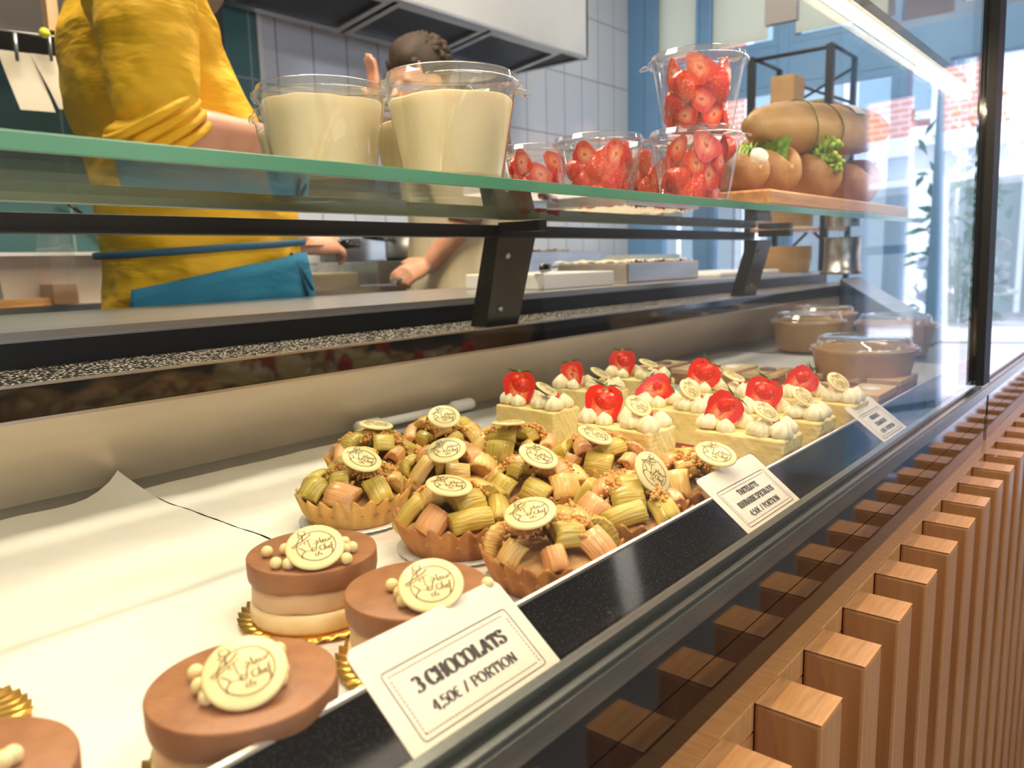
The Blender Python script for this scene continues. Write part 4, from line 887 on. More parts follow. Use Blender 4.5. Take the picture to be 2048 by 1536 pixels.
def wrapped(p0, p1, r_, label):
    p0, p1 = Vector(p0), Vector(p1); d = p1 - p0; n = 16
    t = thing('wrapped_baguette', label, 'sandwich', p0, 0, 'paper wrapped baguettes')
    pts = [d * (i / n) for i in range(n + 1)]; rad = [r_ * max(.12, (1 - abs(2 * i / n - 1) ** 4)) ** .5 * (1 + .05 * sin(i * 2.1)) for i in range(n + 1)]
    N = 40; pts = [d * (i / N) for i in range(N + 1)]; rad = [r_ * max(.12, (1 - abs(2 * i / N - 1) ** 4)) ** .5 for i in range(N + 1)]
    tb_ = MB().tube(pts, rad, 40)
    for i, v in enumerate(tb_.v):
        j, a_ = divmod(i, 40); k_ = 1 + .035 * noise1(a_ * .5, j * .55, p0.x * 7) + .02 * abs(sin(a_ * .9 + j * 1.7)); c_ = d * (j / N); tb_.v[i] = tuple(c_ + (Vector(v) - c_) * k_)
    obj('kraft_paper', tb_, M_kpaper, t)
    for f_ in (.26, .42):
        c = d * f_; ring = []
        u = Vector((0, 0, 1)); w2 = d.normalized().cross(u)
        for i in range(25): a = 2 * pi * i / 24; ring.append(c + (u * cos(a) + w2 * sin(a)) * r_ * 1.075 + d.normalized() * .012 * sin(a * 2 + f_ * 9))
        obj('string', MB().tube(ring, .0011, 5), M_leaf, t)
    return t, d
t, d = wrapped((1.10, .475, BZ + .098), (1.66, .455, BZ + .145), .040, 'long kraft paper wrapped baguette with white sticker lying across the rolls')
st = MB()
for i in range(7):
    pass
obj('white_sticker', MB().grid(6, 6, lambda u, v: tuple(d * (.56 + u * .09) + Vector((0, -sin(.1 + v * .9) * .0432, cos(.1 + v * .9) * .0432)))), M_white, t)
wrapped((1.30, .565, BZ + .098), (1.78, .56, BZ + .125), .036, 'paper wrapped baguette lying behind the stickered one')
# ------------------------------------------------------------------ staff worktop items
WZ = -.0574
def onw(px, py): return atz(px, py, WZ)
q = atz(1090, 575, WZ)
cbx = thing('cutting_board', 'thick white plastic cutting board on the steel worktop behind the bracket', 'cutting board', (1.175, .90, WZ))
obj('slab', MB().box((0, 0, 0), (.24, .20, .030)), M_white, cbx, bevel=.003)
for i, (x, y, a, lab) in enumerate([(1.20, .925, .35, 'black handled knife lying on the white board, nearer one'), (1.24, 1.02, .55, 'black handled knife lying on the white board, farther one')]):
    kn = thing('kitchen_knife', lab, 'knife', (x, y, WZ + .0305), a, 'knives on the cutting board')
    obj('handle', MB().tube([(0, 0, .009), (.10, 0, .011)], [.0085, .0075], 10, flat=.6), M_black, kn)
    obj('blade', MB().extr([(0, -.012), (0, .010), (-.13, .004), (-.15, -.004), (-.13, -.012)], .004, .0055), M_steel, kn)
t = thing('food_tray', 'pale steel tray with diced food on the worktop', 'tray', (1.50, .92, WZ))
obj('pan', MB().box((0, 0, 0), (.34, .22, .045)), M_steel, t, bevel=.004)
o = obj('diced_food', MB().grid(40, 24, lambda u, v: (.01 + .32 * u, .01 + .20 * v, .045 + .008 * abs(noise1(u * 40, v * 30)))), mat('diced', (.55, .45, .25), .6, col2=(.7, .62, .5), scale=60, bump=1), t); o['kind'] = 'stuff'
t = thing('white_tray', 'low white tray on the worktop near the kraft bowls', 'tray', (1.92, .90, WZ)); obj('body', MB().box((0, 0, 0), (.40, .20, .012)), M_white, t, bevel=.004)
# kraft bowl stack and steel pot on the worktop end
q = atz(1650, 532, WZ)
for k in range(5):
    o = tag(obj('nested_bowl', MB().lathe([(.001, 0), (.078, 0), (.086, .040), (.088, .042), (.085, .0405), (.0765, .002), (.001, .002)], 40), M_kraft, None, (2.455, .945, WZ + .0001 + k * .009)), 'kraft bowl in the upside stack at the end of the steel worktop', 'bowl', 'nested empty kraft bowls')
t = thing('steel_pot', 'shiny steel container standing past the stack of kraft bowls', 'container', (2.47, .77, -.065)); obj('body', MB().lathe([(.001, 0), (.060, 0), (.064, .004), (.052, .012), (.050, .105), (.056, .108), (.048, .104), (.048, .01), (.001, .01)], 40), M_steel, t)
# ------------------------------------------------------------------ kitchen back counter
KY = 1.98
kc = thing('back_counter', 'long steel kitchen counter against the tiled walls', 'counter', (0, 0, FZ))
obj('cabinet', MB().box((-2.1, KY + .03, 0), (3.3, BY - .04, .93)), M_steel_d, kc)
obj('counter_top', MB().box((-2.1, KY, .93), (3.3, BY - .04, .97)), M_steel, kc)
CT = FZ + .97
def kat(px, py, y=2.12): return aty(px, py, y)
# plastic tub
a = kat(-30, 610); b = kat(262, 610)
tb = thing('storage_tub', 'cream plastic storage tub on the back counter behind the yellow shirt', 'tub', ((a.x + b.x) / 2, 2.14, CT)); hw = (b.x - a.x) / 2
obj('tub_body', MB().add([(-hw * .9, -.10, 0), (hw * .9, -.10, 0), (hw * .9, .10, 0), (-hw * .9, .10, 0), (-hw, -.12, .118), (hw, -.12, .118), (hw, .12, .118), (-hw, .12, .118)], [[3, 2, 1, 0], [0, 1, 5, 4], [1, 2, 6, 5], [2, 3, 7, 6], [3, 0, 4, 7]], False), M_cream_pl, tb)
obj('tub_rim', MB().box((-hw - .01, -.13, .114), (hw + .01, -.118, .122)).box((-hw - .01, .118, .114), (hw + .01, .13, .122)), M_white, tb)
q = kat(127, 612, 1.99)
jg = thing('clear_bottle', 'clear plastic bottle with a little brown sauce in front of the cream tub', 'bottle', (q.x, 2.005 - .0, CT))
obj('bottle_wall', MB().lathe([(.001, 0), (.041, 0), (.042, .005), (.041, .125), (.036, .14), (.034, .165)], 4, smooth=False, closed_top=False), M_plastic, jg, rot=(0, 0, .9))
obj('sauce', MB().lathe([(.001, .002), (.039, .002), (.039, .048), (.001, .048)], 4, smooth=False), mat('brown_sauce', (.33, .17, .06), .4), jg, rot=(0, 0, .9))
q = kat(40, 628, 2.0); t = thing('wooden_board', 'orange brown wooden board at the left end of the back counter', 'board', (q.x, 2.0, CT + .0005)); obj('plank', MB().box((-.25, -.015, 0), (.10, .012, .018)), M_board, t)
# range, griddle
gr = thing('griddle', 'steel griddle range under the extractor hood', 'griddle', (1.72, 2.0, CT))
obj('body', MB().box((0, 0, 0), (.52, .32, .085)), M_steel, gr, bevel=.003)
obj('hot_plate', MB().box((.02, .03, .085), (.50, .30, .088)), M_blackm, gr)
obj('splash_back', MB().box((0, .30, .085), (.52, .32, .20)), M_steel, gr)
obj('front_trim', MB().box((0, -.006, .05), (.52, 0, .06)), M_steel, gr)
pn = thing('saucepan', 'dark steel saucepan on the griddle behind the serving hand', 'pan', (1.98, 2.12, CT + .0885)); obj('pan_body', MB().lathe([(.001, 0), (.085, 0), (.088, .01), (.088, .09), (.084, .09), (.083, .005), (.001, .005)], 36), M_steel_d, pn); obj('handle', MB().tube([(-.087, -.01, .07), (-.25, -.05, .08)], .010, 8), M_black, pn)
t = thing('gastronorm_pan', 'shallow steel food pan left of the griddle', 'pan', (1.38, 2.02, CT)); obj('pan_body', MB().box((0, 0, 0), (.28, .22, .05)), M_steel, t, bevel=.004); o = obj('sauce', MB().box((.01, .01, .05), (.27, .21, .052)), mat('ochre_food', (.38, .30, .12), .5, col2=(.55, .48, .25), scale=30), t)
t = thing('steel_cooker', 'wide pale steel appliance on the back counter right of the griddle', 'appliance', (2.45, 2.0, CT)); obj('body', MB().box((0, 0, 0), (.62, .32, .11)), M_steel, t, bevel=.004); obj('food', MB().grid(30, 16, lambda u, v: (.06 + .34 * u, .04 + .2 * v, .112 + .014 * abs(noise1(u * 30, v * 20)))), mat('fried_food', (.50, .40, .25), .6, col2=(.7, .6, .45), scale=50), t)
cp = thing('wall_cupboard', 'low cream cupboard beside the blue shop front', 'cupboard', (3.32, 2.02, FZ)); obj('body', MB().box((0, 0, 0), (.50, .28, 1.06)), M_blind, cp); 
for k in range(2): dd = obj('door', MB().box((.01 + k * .245, -.015, .05), (.245 + k * .245, 0, 1.03)), M_blind, cp); obj('handle', MB().box((.21 + k * .06, -.03, .8), (.22 + k * .06, -.015, .95)), M_steel, dd)
# extractor hood
HX1 = 2.90; HY0 = 1.97; HZ = .83
hd = thing('extractor_hood', 'large pale steel extractor hood hanging above the range', 'hood', (0, 0, HZ))
obj('canopy', MB().box((1.30, HY0, 0), (HX1, HY0 + .012, CZ - HZ)).box((HX1 - .012, HY0, 0), (HX1, BY, CZ - HZ)).box((1.30, HY0, 0), (1.312, BY, CZ - HZ)), M_hood, hd)
obj('lower_rim', MB().box((1.30, HY0 - .004, -.006), (HX1 + .004, HY0 + .02, .004)).box((HX1 - .02, HY0, -.006), (HX1 + .004, BY, .004)), M_steel, hd)
obj('under_panel', MB().box((1.312, HY0 + .012, .04), (HX1 - .012, BY, .05)), mat('dark_hood_steel', (.16, .15, .14), .35, .7), hd)  # underside panel in darker steel than the canopy
for k in range(3):
    x = 1.42 + k * .46; M = Matrix.Translation((x, HY0 + .05, .035)) @ Matrix.Rotation(radians(-8), 4, 'X')
    ff = obj('grease_filter', MB().box((0, 0, -.03), (.44, .03, -.01), M).box((0, .27, -.03), (.44, .30, -.01), M).box((0, .03, -.03), (.025, .27, -.01), M).box((.415, .03, -.03), (.44, .27, -.01), M), M_steel, hd)
    obj('mesh_panel', MB().box((.025, .03, -.018), (.415, .27, -.012), M), M_blackm, ff)
# ventilation duct bit
# shelf cabinet, rail and order slips
z0 = aty(100, 82, 2.20).z
cbn = thing('shelf_cabinet', 'open dark cabinet with pale wooden uprights on the green tiled wall', 'cabinet', (0, 2.10, z0))
xa = aty(-150, 40, 2.15).x; xb = aty(425, 40, 2.15).x
obj('back_board', MB().box((xa, .22, 0), (xb, .24, 1.0)), M_walld, cbn)
obj('bottom_board', MB().box((xa, .02, -.015), (xb, .24, 0)), M_walld, cbn)
for px, wpx in ((107, 22), (412, 22)):
    a_ = aty(px - wpx / 2, 40, 2.10).x; b_ = aty(px + wpx / 2, 40, 2.10).x; obj('upright', MB().box((a_, 0, -.0), (b_, .03, 1.0)), mat('pale_pine', (.55, .33, .17), .5, col2=(.62, .40, .22), scale=8, stretch=(8, 8, 1)), cbn)
a_ = aty(428, 40, 2.10).x; b_ = aty(446, 40, 2.10).x
obj('side_panel', MB().box((a_, 0, -.22), (b_, .24, 1.0)), M_blackm, cbn)
rl = thing('order_rail', 'thin wire stretched under the cabinet for order slips', 'rail', (0, 2.06, 0)); a_ = aty(-40, 55, 2.06); b_ = aty(250, 90, 2.06)
obj('wire', MB().tube([(a_.x, 0, a_.z), (b_.x, 0, b_.z)], .002, 6), M_steel_d, rl)
def slip(px0, px1, py0, py1, lean, label, seed):
    a_ = aty(px0, py0, 2.05); b_ = aty(px1, py0, 2.05); c_ = aty((px0 + px1) / 2, py1, 2.05); h = a_.z - c_.z; w_ = b_.x - a_.x
    t = thing('order_slip', label, 'paper slip', ((a_.x + b_.x) / 2, 2.045, a_.z), 0, 'order slips on the rail')
    obj('paper', MB().grid(8, 8, lambda u, v: ((u - .5) * w_ + lean * v, .006 * sin(v * 3 + seed), -v * h + .01 * lean * 10 * (u - .5))), mat('stained_paper', (.62, .56, .44), .7, col2=(.50, .42, .28), scale=9, ramp=(.55, .8)), t)
    return t
slip(-6, 66, 97, 218, .03, 'stained paper order slip at the left end of the rail', 1)
slip(60, 150, 104, 216, .045, 'stained paper order slip half behind the yellow shirt', 2)
for i, (px, lab) in enumerate(((31, 'wooden peg holding the left order slip'), (99, 'wooden peg holding the right order slip'))):
    a_ = aty(px - 2, 66, 2.03); b_ = aty(px + 4, 122, 2.03); t = thing('clothes_peg', lab, 'peg', a_, 0, 'pegs on the rail')
    obj('peg', MB().tube([(0, 0, 0), b_ - a_], [.005, .004], 6), M_steel_d, t)
q = aty(89, 66, 2.02); tag(obj('yellow_ball', MB().ball((0, 0, 0), .0115, 3), mat('yellow_plastic', (.75, .72, .05), .4), None, q), 'small bright yellow ball clipped on the order rail', 'ball')
# black cable on wall
tag(obj('power_cable', MB().tube([aty(x, y, 2.34) for x, y in ((120, 395), (160, 425), (200, 462), (235, 495), (262, 520))], .005, 8), M_black), 'black cable running down the green tiles behind the yellow shirt', 'cable')
# ------------------------------------------------------------------ rack by the window
RX = 3.2
rk = thing('metal_rack', 'black metal rack with crossed bars and a wooden shelf by the window', 'rack', (RX, 0, FZ))
ya, yb = atx(1500, 300, RX).y, atx(1658, 200, RX).y; zt_ = atx(1658, 88, RX).z - FZ
for y in (ya, yb): obj('upright', MB().box((-.012, y - .014, 0), (.012, y + .014, zt_)), M_blackm, rk); obj('upright', MB().box((.28, y - .010, 0), (.30, y + .010, zt_)), M_blackm, rk)
for z in (atx(1580, 210, RX).z, atx(1580, 420, RX).z - .05, -.4): obj('shelf_board', MB().box((-.01, yb, z - FZ - .035), (.30, ya, z - FZ + .005)), M_board, rk)
for (z0_, z1_) in ((.30, .55), (-.05, .25), (.60, .74)):
    cr = MB(); 
    for x in (0.29,):
        cr.tube([(x, ya, z0_ - FZ), (x, yb, z1_ - FZ)], .006, 6); cr.tube([(x, yb, z0_ - FZ), (x, ya, z1_ - FZ)], .006, 6)
    obj('cross_brace', cr, M_blackm, rk)
cr = MB().tube([(0, yb, zt_), (.29, yb, zt_)], .008, 6).tube([(0, ya, zt_), (.29, ya, zt_)], .008, 6).tube([(0, ya, zt_ - .01), (0, yb, zt_ - .01)], .008, 6); obj('top_bar', cr, M_blackm, rk)
q = atx(1576, 160, RX + .12); zb_ = atx(1580, 210, RX).z
t = thing('cardboard_box', 'small brown cardboard box on the rack shelf', 'box', (RX + .12, q.y, zb_ + .0055)); obj('carton', MB().box((-.06, -.048, 0), (.06, .048, .125)), M_kraft, t, bevel=.002)
# hanging signs
q0, q1 = atx(1530, 5, 3.0), atx(1592, 38, 3.0)
hs = thing('hanging_sign', 'grey framed sign hanging from the ceiling above the cups', 'sign', (3.0, 0, 0)); obj('panel', MB().box((0, q1.y, q1.z), (.03, q0.y, q1.z + .5)), mat('grey_frame', (.35, .33, .32), .5), hs)
obj('hanger', MB().tube([(.015, q1.y + .1, q1.z + .5), (.015, q1.y + .1, CZ)], .004, 6), M_blackm, hs)
# ceiling spot lamps in customer area
for i, (x, y) in enumerate(((2.6, .9), (3.3, .55))):
    t = thing('ceiling_spot', ['white ceiling spot lamp above the end of the light tube', 'white ceiling spot lamp close to the shop door'][i], 'lamp', (x, y, CZ), 0, 'ceiling spot lamps'); obj('lamp_body', MB().lathe([(.04, 0), (.045, -.06), (.04, -.09), (.001, -.09)], 20), M_white, t)
for i, (x, y, s1, s2) in enumerate(((1.0, 1.35, .8, .25), (.6, -1.0, .7, .2))):
    t = thing('ceiling_light', ['warm ceiling light panel over the kitchen', 'added warm fill panel over the customers, out of view'][i], 'lamp', (x, y, CZ), 0, 'ceiling light panels'); obj('lamp_housing', MB().box((-s1, -s2, -.05), (s1, s2, 0)), M_white, t); obj('diffuser', MB().box((-s1 + .01, -s2 + .01, -.055), (s1 - .01, s2 - .01, -.05)), mat('warm_diffuser', (1, .88, .7), .5, emit=2.0), t)  # customer side panel is added, body for the fill lamp on the slats
# ------------------------------------------------------------------ people
def loft(rows, n=28, M=None):
    """rows: (centre, half1, half2, dir1, dir2)"""
    vs = []; b = MB()
    for c, h1, h2, d1, d2 in rows:
        for i in range(n): a = 2 * pi * i / n; ca, sa = cos(a), sin(a); ca = abs(ca) ** .85 * (1 if ca > 0 else -1); sa = abs(sa) ** .85 * (1 if sa > 0 else -1); vs.append(Vector(c) + Vector(d1) * h1 * ca + Vector(d2) * h2 * sa)
    m = len(rows); fs = [[j * n + i, j * n + (i + 1) % n, (j + 1) * n + (i + 1) % n, (j + 1) * n + i] for j in range(m - 1) for i in range(n)] + [list(range(n - 1, -1, -1)), [(m - 1) * n + i for i in range(n)]]
    return b.add(vs, fs, True, M)
def fuse(o, vox, smooth=4):
    r_ = o.modifiers.new('remesh', 'REMESH'); r_.mode = 'VOXEL'; r_.voxel_size = vox; r_.use_smooth_shade = True
    s_ = o.modifiers.new('smooth', 'SMOOTH'); s_.iterations = smooth; s_.factor = .6
def wrinkle(o, strength, size, sc3=(1, 1, 1)):
    tx = bpy.data.textures.new('folds', 'CLOUDS'); tx.noise_scale = size; tx.noise_depth = 2; d_ = o.modifiers.new('folds', 'DISPLACE'); d_.texture = tx; d_.strength = strength; d_.mid_level = .5; d_.texture_coords = 'LOCAL'
def hand(b, wrist, d, up, side, s=1.0, curl=.5, spread=.18):
    """palm, four bent fingers of different length and a thumb from the palm's side; d: along, up: back of hand, side: towards thumb"""
    d, up, side = Vector(d).normalized(), Vector(up).normalized(), Vector(side).normalized(); wrist = Vector(wrist)
    pr = []
    for t_, hw_, ht in ((-.02, .026, .020), (.02, .030, .018), (.06, .038, .016), (.092, .038, .013)): pr.append((wrist + d * t_ * s, hw_ * s, ht * s, side, up))
    b_ = loft(pr, 20); b.add(b_.v, b_.f)
    for k_, (off, L_) in enumerate(((.029, .072), (.010, .080), (-.010, .074), (-.028, .058))):
        p_ = wrist + d * .088 * s + side * off * s; dd = (d + side * off * spread * 8).normalized(); pts = [p_ - dd * .01, p_]; a_ = 0
        for seg, fr2 in enumerate((.45, .30, .25)):
            a_ += curl * (.6, 1.0, .8)[seg] * (1 + .12 * k_); pts.append(pts[-1] + (dd * cos(a_) - up * sin(a_)) * L_ * fr2 * s)
        b.tube(pts, [.0095 * s, .0095 * s, .0088 * s, .008 * s, .0065 * s], 10)
    p_ = wrist + d * .022 * s + side * .028 * s; dd = (d * .75 + side * .65 - up * .25).normalized()
    b.tube([p_ - dd * .015, p_, p_ + dd * .032 * s, p_ + dd * .032 * s + (d * .9 + side * .15 - up * .4).normalized() * .028 * s], [.012 * s, .0125 * s, .0105 * s, .0075 * s], 10)
def head(b, c, s, face):
    """skull, jaw, nose, lips, ears, eyes as one surface"""
    c = Vector(c); f_ = Vector(face).normalized(); sd = Vector((0, 0, 1)).cross(f_)
    def P(a, e, z): return c + f_ * a * s + sd * e * s + Vector((0, 0, z * s))
    rows = []
    for z, hf, hs_, off in ((-.125, .035, .030, .045), (-.11, .058, .045, .030), (-.07, .080, .062, .012), (-.03, .090, .070, .004), (.02, .098, .076, 0), (.06, .096, .076, -.004), (.095, .078, .062, -.006), (.115, .045, .036, -.008), (.12, .01, .01, -.008)):
        rows.append((P(off, 0, z), hf * s, hs_ * s, f_, sd))
    q_ = loft(rows, 28); b.add(q_.v, q_.f)
    b.tube([P(.09, 0, .012), P(.105, 0, -.012), P(.118, 0, -.034), P(.098, 0, -.042)], [.008 * s, .011 * s, .015 * s, .010 * s], 8)
    for e in (-1, 1):
        b.ball(P(.088, e * .031, .008), .013 * s, 2); b.ball(P(0, e * .078, -.01), .03 * s, 2, (.8, .25, 1.1))
    b.tube([P(.090, -.022, -.066), P(.101, 0, -.064), P(.090, .022, -.066)], .0065 * s, 8); b.tube([P(.088, -.018, -.077), P(.098, 0, -.077), P(.088, .018, -.077)], .0065 * s, 8)
    b.tube([P(-.01, 0, -.09), P(-.02, 0, -.20)], [.055 * s, .06 * s], 18)
    return P
# person in yellow ----------------------------------------------------------
PY = 1.40
P1 = thing('person', 'person in mustard yellow shirt with rolled sleeves and blue apron, working sideways', 'person', (0, 0, 0))
rows = [(-120, 205, 320), (-60, 185, 342), (0, 165, 364), (60, 150, 402), (120, 146, 437), (200, 158, 476), (260, 178, 500), (320, 196, 542), (380, 212, 566), (440, 226, 572), (500, 234, 574), (560, 238, 586), (630, 232, 598), (700, 228, 600)]
tr = []
for py, xl, xr in rows[::-1]:
    a_ = aty(xl, py, PY); b_ = aty(xr, py, PY); zc = (a_.z + b_.z) / 2; hx = (b_.x - a_.x) / 2
    hyy = .165 if py < 120 else .155
    if py < -50: hyy = .13; 
    if py < -100: hx *= .55; hyy = .085
    tr.append((((a_.x + b_.x) / 2, PY + .02, zc), hx, hyy, (1, 0, 0), (0, 1, 0)))
bod = MB(); HC = aty(386, -22, PY) - Vector((.95, -.15, -.25)).normalized() * .075 + Vector((0, 0, .100)); headP = head(bod, HC, 1.0, (.95, -.15, -.25))
SH = aty(292, 10, 1.24); EL = aty(318, 258, 1.20); WR = aty(565, 288, 1.20)
b_ = loft([(c, h1 * .93, h2 * .93, d1, d2) for c, h1, h2, d1, d2 in tr], 28); bod.add(b_.v, b_.f)
bod.tube([tuple(SH), tuple((SH + EL) / 2), tuple(EL), tuple(EL * .7 + WR * .3), tuple(EL * .3 + WR * .7), tuple(WR)], [.058, .050, .042, .040, .033, .026], 16, flat=.9)
hand(bod, WR + Vector((.01, 0, 0)), (.95, .1, .05), (0, -.4, 1), (0, -.9, .3), .95, .5)
S2 = Vector((HC.x - .03, PY + .17, SH.z)); E2 = aty(500, 330, 1.53); W2 = aty(596, 490, 1.42); 
bod.tube([S2, (S2 + E2) / 2, E2, E2 * .5 + W2 * .5, W2], [.055, .048, .042, .036, .027], 14)
hand(bod, W2, (.93, -.25, .05), (.1, -.6, .8), (.0, .6, .6), .88, .65)
hips = tr[0][0]
for e in (-.09, .11):
    bod.tube([(hips[0], PY + e, hips[2] + .02), (hips[0] + .01, PY + e, -.45), (hips[0] - .01, PY + e, -.92)], [.088, .058, .040], 16)
    bod.tube([(hips[0] - .04, PY + e, FZ + .045), (hips[0] + .06, PY + e, FZ + .04), (hips[0] + .17, PY + e, FZ + .03)], [.045, .04, .03], 10)
o = obj('body', bod, M_skin, P1); fuse(o, .0055, 3)
sh_ = MB(); b_ = loft([(c, h1, h2, d1, d2) for c, h1, h2, d1, d2 in tr], 40); sh_.add(b_.v, b_.f)
CE = aty(322, 262, 1.20)
sh_.tube([tuple(SH + Vector((0, .06, .04))), tuple(SH), tuple(SH * .5 + CE * .5 + Vector((-.005, 0, 0))), tuple(SH * .15 + CE * .85), tuple(CE + Vector((.012, 0, -.004)))], [.085, .088, .080, .074, .060], 28, flat=.8)
sh_.tube([tuple(CE + Vector((-.012, 0, .030))), tuple(CE + Vector((-.002, 0, .012))), tuple(CE + Vector((.012, 0, -.004))), tuple(CE + Vector((.022, 0, -.016)))], [.078, .074, .066, .056], 28, flat=.82)
sh_.tube([S2, (S2 + E2) / 2, E2], [.08, .072, .062], 20)
o = obj('yellow_shirt', sh_, M_yel, P1); fuse(o, .007, 2)
tx = bpy.data.textures.new('shirt_folds', 'MARBLE'); tx.noise_scale = .10; tx.turbulence = 7; tx.noise_depth = 2
d_ = o.modifiers.new('folds', 'DISPLACE'); d_.texture = tx; d_.strength = .008; d_.mid_level = .5; d_.texture_coords = 'LOCAL'
for k_ in range(4):       # rolled cuff rings
    c_ = CE + Vector((-.016 + k_ * .012, -.002, .022 - k_ * .0125)); d2 = Vector((.55, 0, -.83)); u_ = Vector((0, 1, 0)); v_ = d2.cross(u_).normalized()
    ring = [c_ + (u_ * cos(2 * pi * i / 28) * (.062 - k_ * .004) + v_ * sin(2 * pi * i / 28) * (.074 - k_ * .005)) for i in range(29)]
    obj('sleeve_roll', MB().tube(ring, .0068, 8), M_yel, P1)
obj('beard', MB().ball(headP(.075, 0, -.095), .055, 3, (1, .95, .95), .06), M_beard, P1)
hb = MB().ball(headP(-.02, 0, .05), .105, 3, (1, .86, .85), .05); obj('hair', hb, M_hair, P1)
# apron: shell round the hips
def torso_at(z):
    for (c0, a0, b0, _, _), (c1, a1, b1, _, _) in zip(tr, tr[1:]):
        if c0[2] <= z <= c1[2]: t_ = (z - c0[2]) / (c1[2] - c0[2]); return c0[0] + (c1[0] - c0[0]) * t_, a0 + (a1 - a0) * t_, b0 + (b1 - b0) * t_
    c0, a0, b0, _, _ = tr[0] if z < tr[0][0][2] else tr[-1]; return c0[0], a0, b0
def apr(u, v):
    a = radians(-158 + 250 * u)                            # from the back left round the near side to the front
    ztop = .0 + .030 * sin(a + 1.4) if False else aty(270, 585, PY).z + (aty(520, 508, PY).z - aty(270, 585, PY).z) * min(1, max(0, (cos(a) + 1) / 1.55)) ** .8
    zbot = -.62; z = ztop + (zbot - ztop) * v; cx, hx, hy = torso_at(max(z, tr[0][0][2])); flare = 1 + .12 * v
    ca, sa = cos(a), sin(a); ca = abs(ca) ** .85 * (1 if ca > 0 else -1); sa = abs(sa) ** .85 * (1 if sa > 0 else -1)
    rr = 1.07 + .014 * sin(a * 14 + v * 2) * min(1, v * 8)
    return (cx + hx * ca * rr * flare, PY + .02 + hy * sa * rr * flare, z)
o = obj('blue_apron', MB().grid(90, 30, apr), M_blue, P1); s_ = o.modifiers.new('thick', 'SOLIDIFY'); s_.thickness = .003
zt_a, zt_b = aty(250, 505, PY).z, aty(560, 497, PY).z
ring = []
for i in range(49):
    a = 2 * pi * i / 48; cx, hx, hy = torso_at(.03); ca, sa = cos(a), sin(a); ca = abs(ca) ** .85 * (1 if ca > 0 else -1); sa = abs(sa) ** .85 * (1 if sa > 0 else -1); ring.append((cx + (hx + .012) * ca, PY + .02 + (hy + .012) * sa, (zt_a + zt_b) / 2 + .012 * cos(a) + .004))
tp = MB(); tp.tube(ring, .0062, 8, flat=.5); obj('apron_strap', tp, M_tie, P1)
kn = aty(582, 512, 1.27)
for k_ in range(3): obj('apron_tie_end', MB().tube([kn + Vector((0, 0, .005)), kn + Vector((.012 + .006 * k_, 0, -.03)), kn + Vector((.020 + .012 * k_, 0, -.085 + .01 * k_))], .0035, 6), M_tie, P1)
tr_ = MB()
for e in (-.09, .11): tr_.tube([(hips[0], PY + e, hips[2] + .01), (hips[0] + .01, PY + e, -.45), (hips[0] - .01, PY + e, -.97)], [.098, .070, .060], 18)
obj('trousers', tr_, M_trous, P1)
q = aty(672, 491, 1.40)
t = thing('kitchen_knife', 'black handled knife held in the hand of the person in yellow', 'knife', q, 0); obj('handle', MB().tube([(-.03, 0, .0), (.055, -.01, .004)], .010, 8, flat=.6), M_black, t); obj('blade', MB().extr([(-.03, -.012), (-.03, .008), (-.16, .0), (-.15, -.012)], -.001, .001), M_steel, t)
# person in beige apron -------------------------------------------------------
QY = 1.75
P2 = thing('person', 'person with dark curly hair and long beige apron, cooking behind the cream tubs', 'person', (0, 0, 0))
rows = [(195, 835, 905), (225, 812, 955), (260, 818, 975), (330, 850, 985), (400, 862, 996), (470, 866, 998), (540, 862, 990), (620, 858, 986)]
tq = []
for py, xl, xr in rows[::-1]:
    a_ = aty(xl, py, QY); b_ = aty(xr, py, QY); tq.append((((a_.x + b_.x) / 2, QY, (a_.z + b_.z) / 2), (b_.x - a_.x) / 2, .17 if py > 230 else (.15 if py > 200 else .07), (1, 0, 0), (0, 1, 0)))
bod = MB(); HC2 = aty(836, 165, QY); hp2 = head(bod, HC2, .92, (-.95, -.1, -.2))
b_ = loft([(c, h1 * .92, h2 * .92, d1, d2) for c, h1, h2, d1, d2 in tq], 24); bod.add(b_.v, b_.f)
SS = Vector((tq[-3][0][0], QY - .15, tq[-3][0][2])); EE = aty(935, 440, 1.62); WW = aty(858, 528, 1.72)
bod.tube([SS, (SS + EE) / 2, EE, (EE + WW) / 2, WW], [.050, .046, .040, .034, .026], 14)
hand(bod, WW, (-.9, .15, -.30), (-.2, -.7, .7), (-.2, .6, .6), .9, .9)
S3 = Vector((tq[-3][0][0], QY + .13, tq[-3][0][2])); E3 = aty(800, 330, 1.92); W3 = aty(752, 215, 1.86)
bod.tube([S3, (S3 + E3) / 2, E3, (E3 + W3) / 2, W3], [.050, .045, .040, .032, .025], 14)
hand(bod, W3, (-.05, 0, 1), (1, -.3, 0), (.3, .9, 0), .92, .10)
for e in (-.09, .09):
    hx_ = tq[0][0][0]; bod.tube([(hx_, QY + e, tq[0][0][2] + .02), (hx_, QY + e, -.5), (hx_, QY + e, -.93)], [.085, .056, .04], 14)
    bod.tube([(hx_ + .04, QY + e, FZ + .045), (hx_ - .06, QY + e, FZ + .04), (hx_ - .16, QY + e, FZ + .03)], [.045, .04, .03], 10)
o = obj('body', bod, M_skin, P2); fuse(o, .0055, 3)
b_ = loft([(c, h1, h2, d1, d2) for c, h1, h2, d1, d2 in tq], 32); ts = MB(); ts.add(b_.v, b_.f); ts.tube([SS, (SS + EE) / 2, EE * .9 + WW * .1], [.068, .062, .05], 16); ts.tube([S3, (S3 + E3) / 2], [.068, .06], 16)
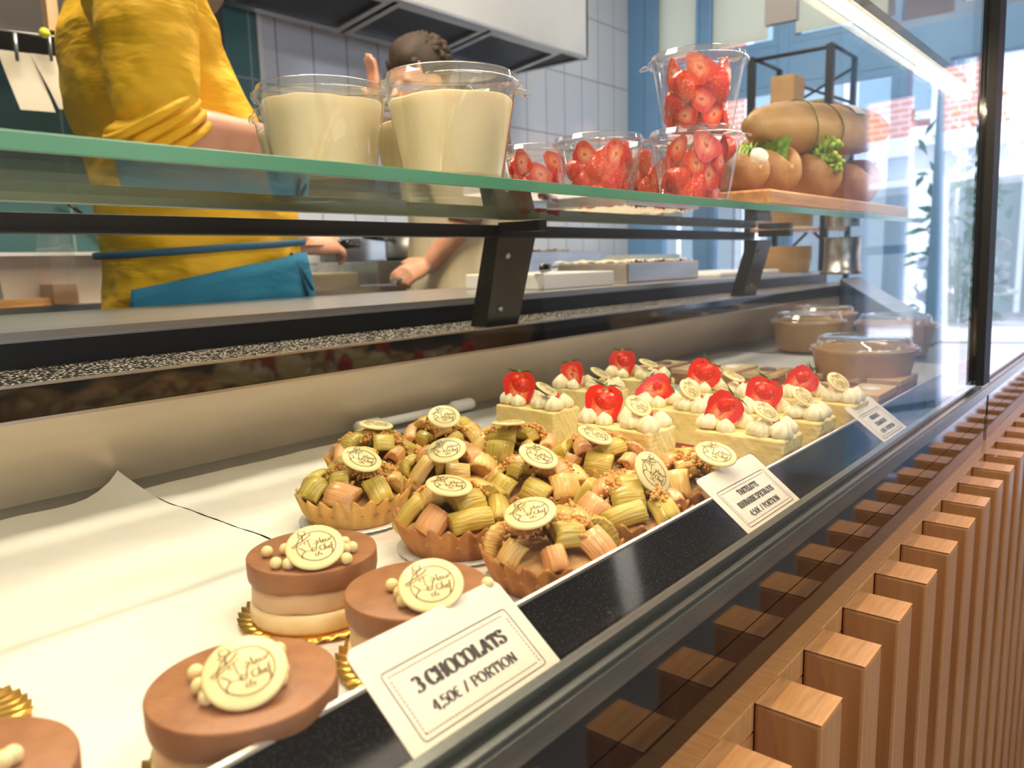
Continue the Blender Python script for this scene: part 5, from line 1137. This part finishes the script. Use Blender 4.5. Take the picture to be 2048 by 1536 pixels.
o = obj('grey_shirt', ts, mat('taupe_shirt', (.20, .15, .11), .8, bump=2, bscale=12), P2); fuse(o, .008, 2)
def apq(u, v):
    a = radians(20 + 330 * u + 8); zt0 = tq[-4][0][2] + .02; z = zt0 + (-.70 - zt0) * v; c0 = None
    zz2 = max(z, tq[0][0][2]); cx = tq[0][0][0]; hx = tq[0][1]; hy = tq[0][2]
    for (c0, a0, b0, _, _), (c1, a1, b1, _, _) in zip(tq, tq[1:]):
        if c0[2] <= zz2 <= c1[2]: t_ = (zz2 - c0[2]) / (c1[2] - c0[2]); cx, hx, hy = c0[0] + (c1[0] - c0[0]) * t_, a0 + (a1 - a0) * t_, b0 + (b1 - b0) * t_
    ca, sa = cos(a), sin(a); rr = 1.06 + .02 * sin(a * 9 + v * 3); ca = abs(ca) ** .85 * (1 if ca > 0 else -1); sa = abs(sa) ** .85 * (1 if sa > 0 else -1)
    return (cx + hx * ca * rr, QY + hy * sa * rr, z)
o = obj('beige_apron', MB().grid(70, 30, apq), M_beige, P2); s_ = o.modifiers.new('thick', 'SOLIDIFY'); s_.thickness = .003
hr = MB().ball(hp2(-.015, 0, .055), .098, 3, (1.05, .90, .82), .09)
for i in range(60):
    a = R.uniform(0, 6.28); e = R.uniform(-.1, 1.5); hr.ball(hp2(-.015 + .10 * cos(a) * cos(e), .088 * sin(a) * cos(e), .06 + .078 * sin(e)), .016, 1, jit=.3)
obj('curly_hair', hr, M_hair, P2)
tr2 = MB()
for e in (-.09, .09): tr2.tube([(tq[0][0][0], QY + e, tq[0][0][2] + .01), (tq[0][0][0], QY + e, -.5), (tq[0][0][0], QY + e, -.97)], [.095, .068, .058], 16)
obj('trousers', tr2, M_trous, P2)
q = aty(850, 548, 1.70); q2 = aty(735, 575, 1.80)
t = thing('spatula', 'steel spatula held over the griddle by the person in beige apron', 'spatula', q, 0); d = q2 - q
obj('handle', MB().tube([(.03, 0, .01), d * .6], .007, 8), M_steel_d, t); obj('blade', MB().box((-.035, -.05, -.001), (.035, .05, .001), frame(d * .82, (0, 0, 1), d)), M_steel, t)
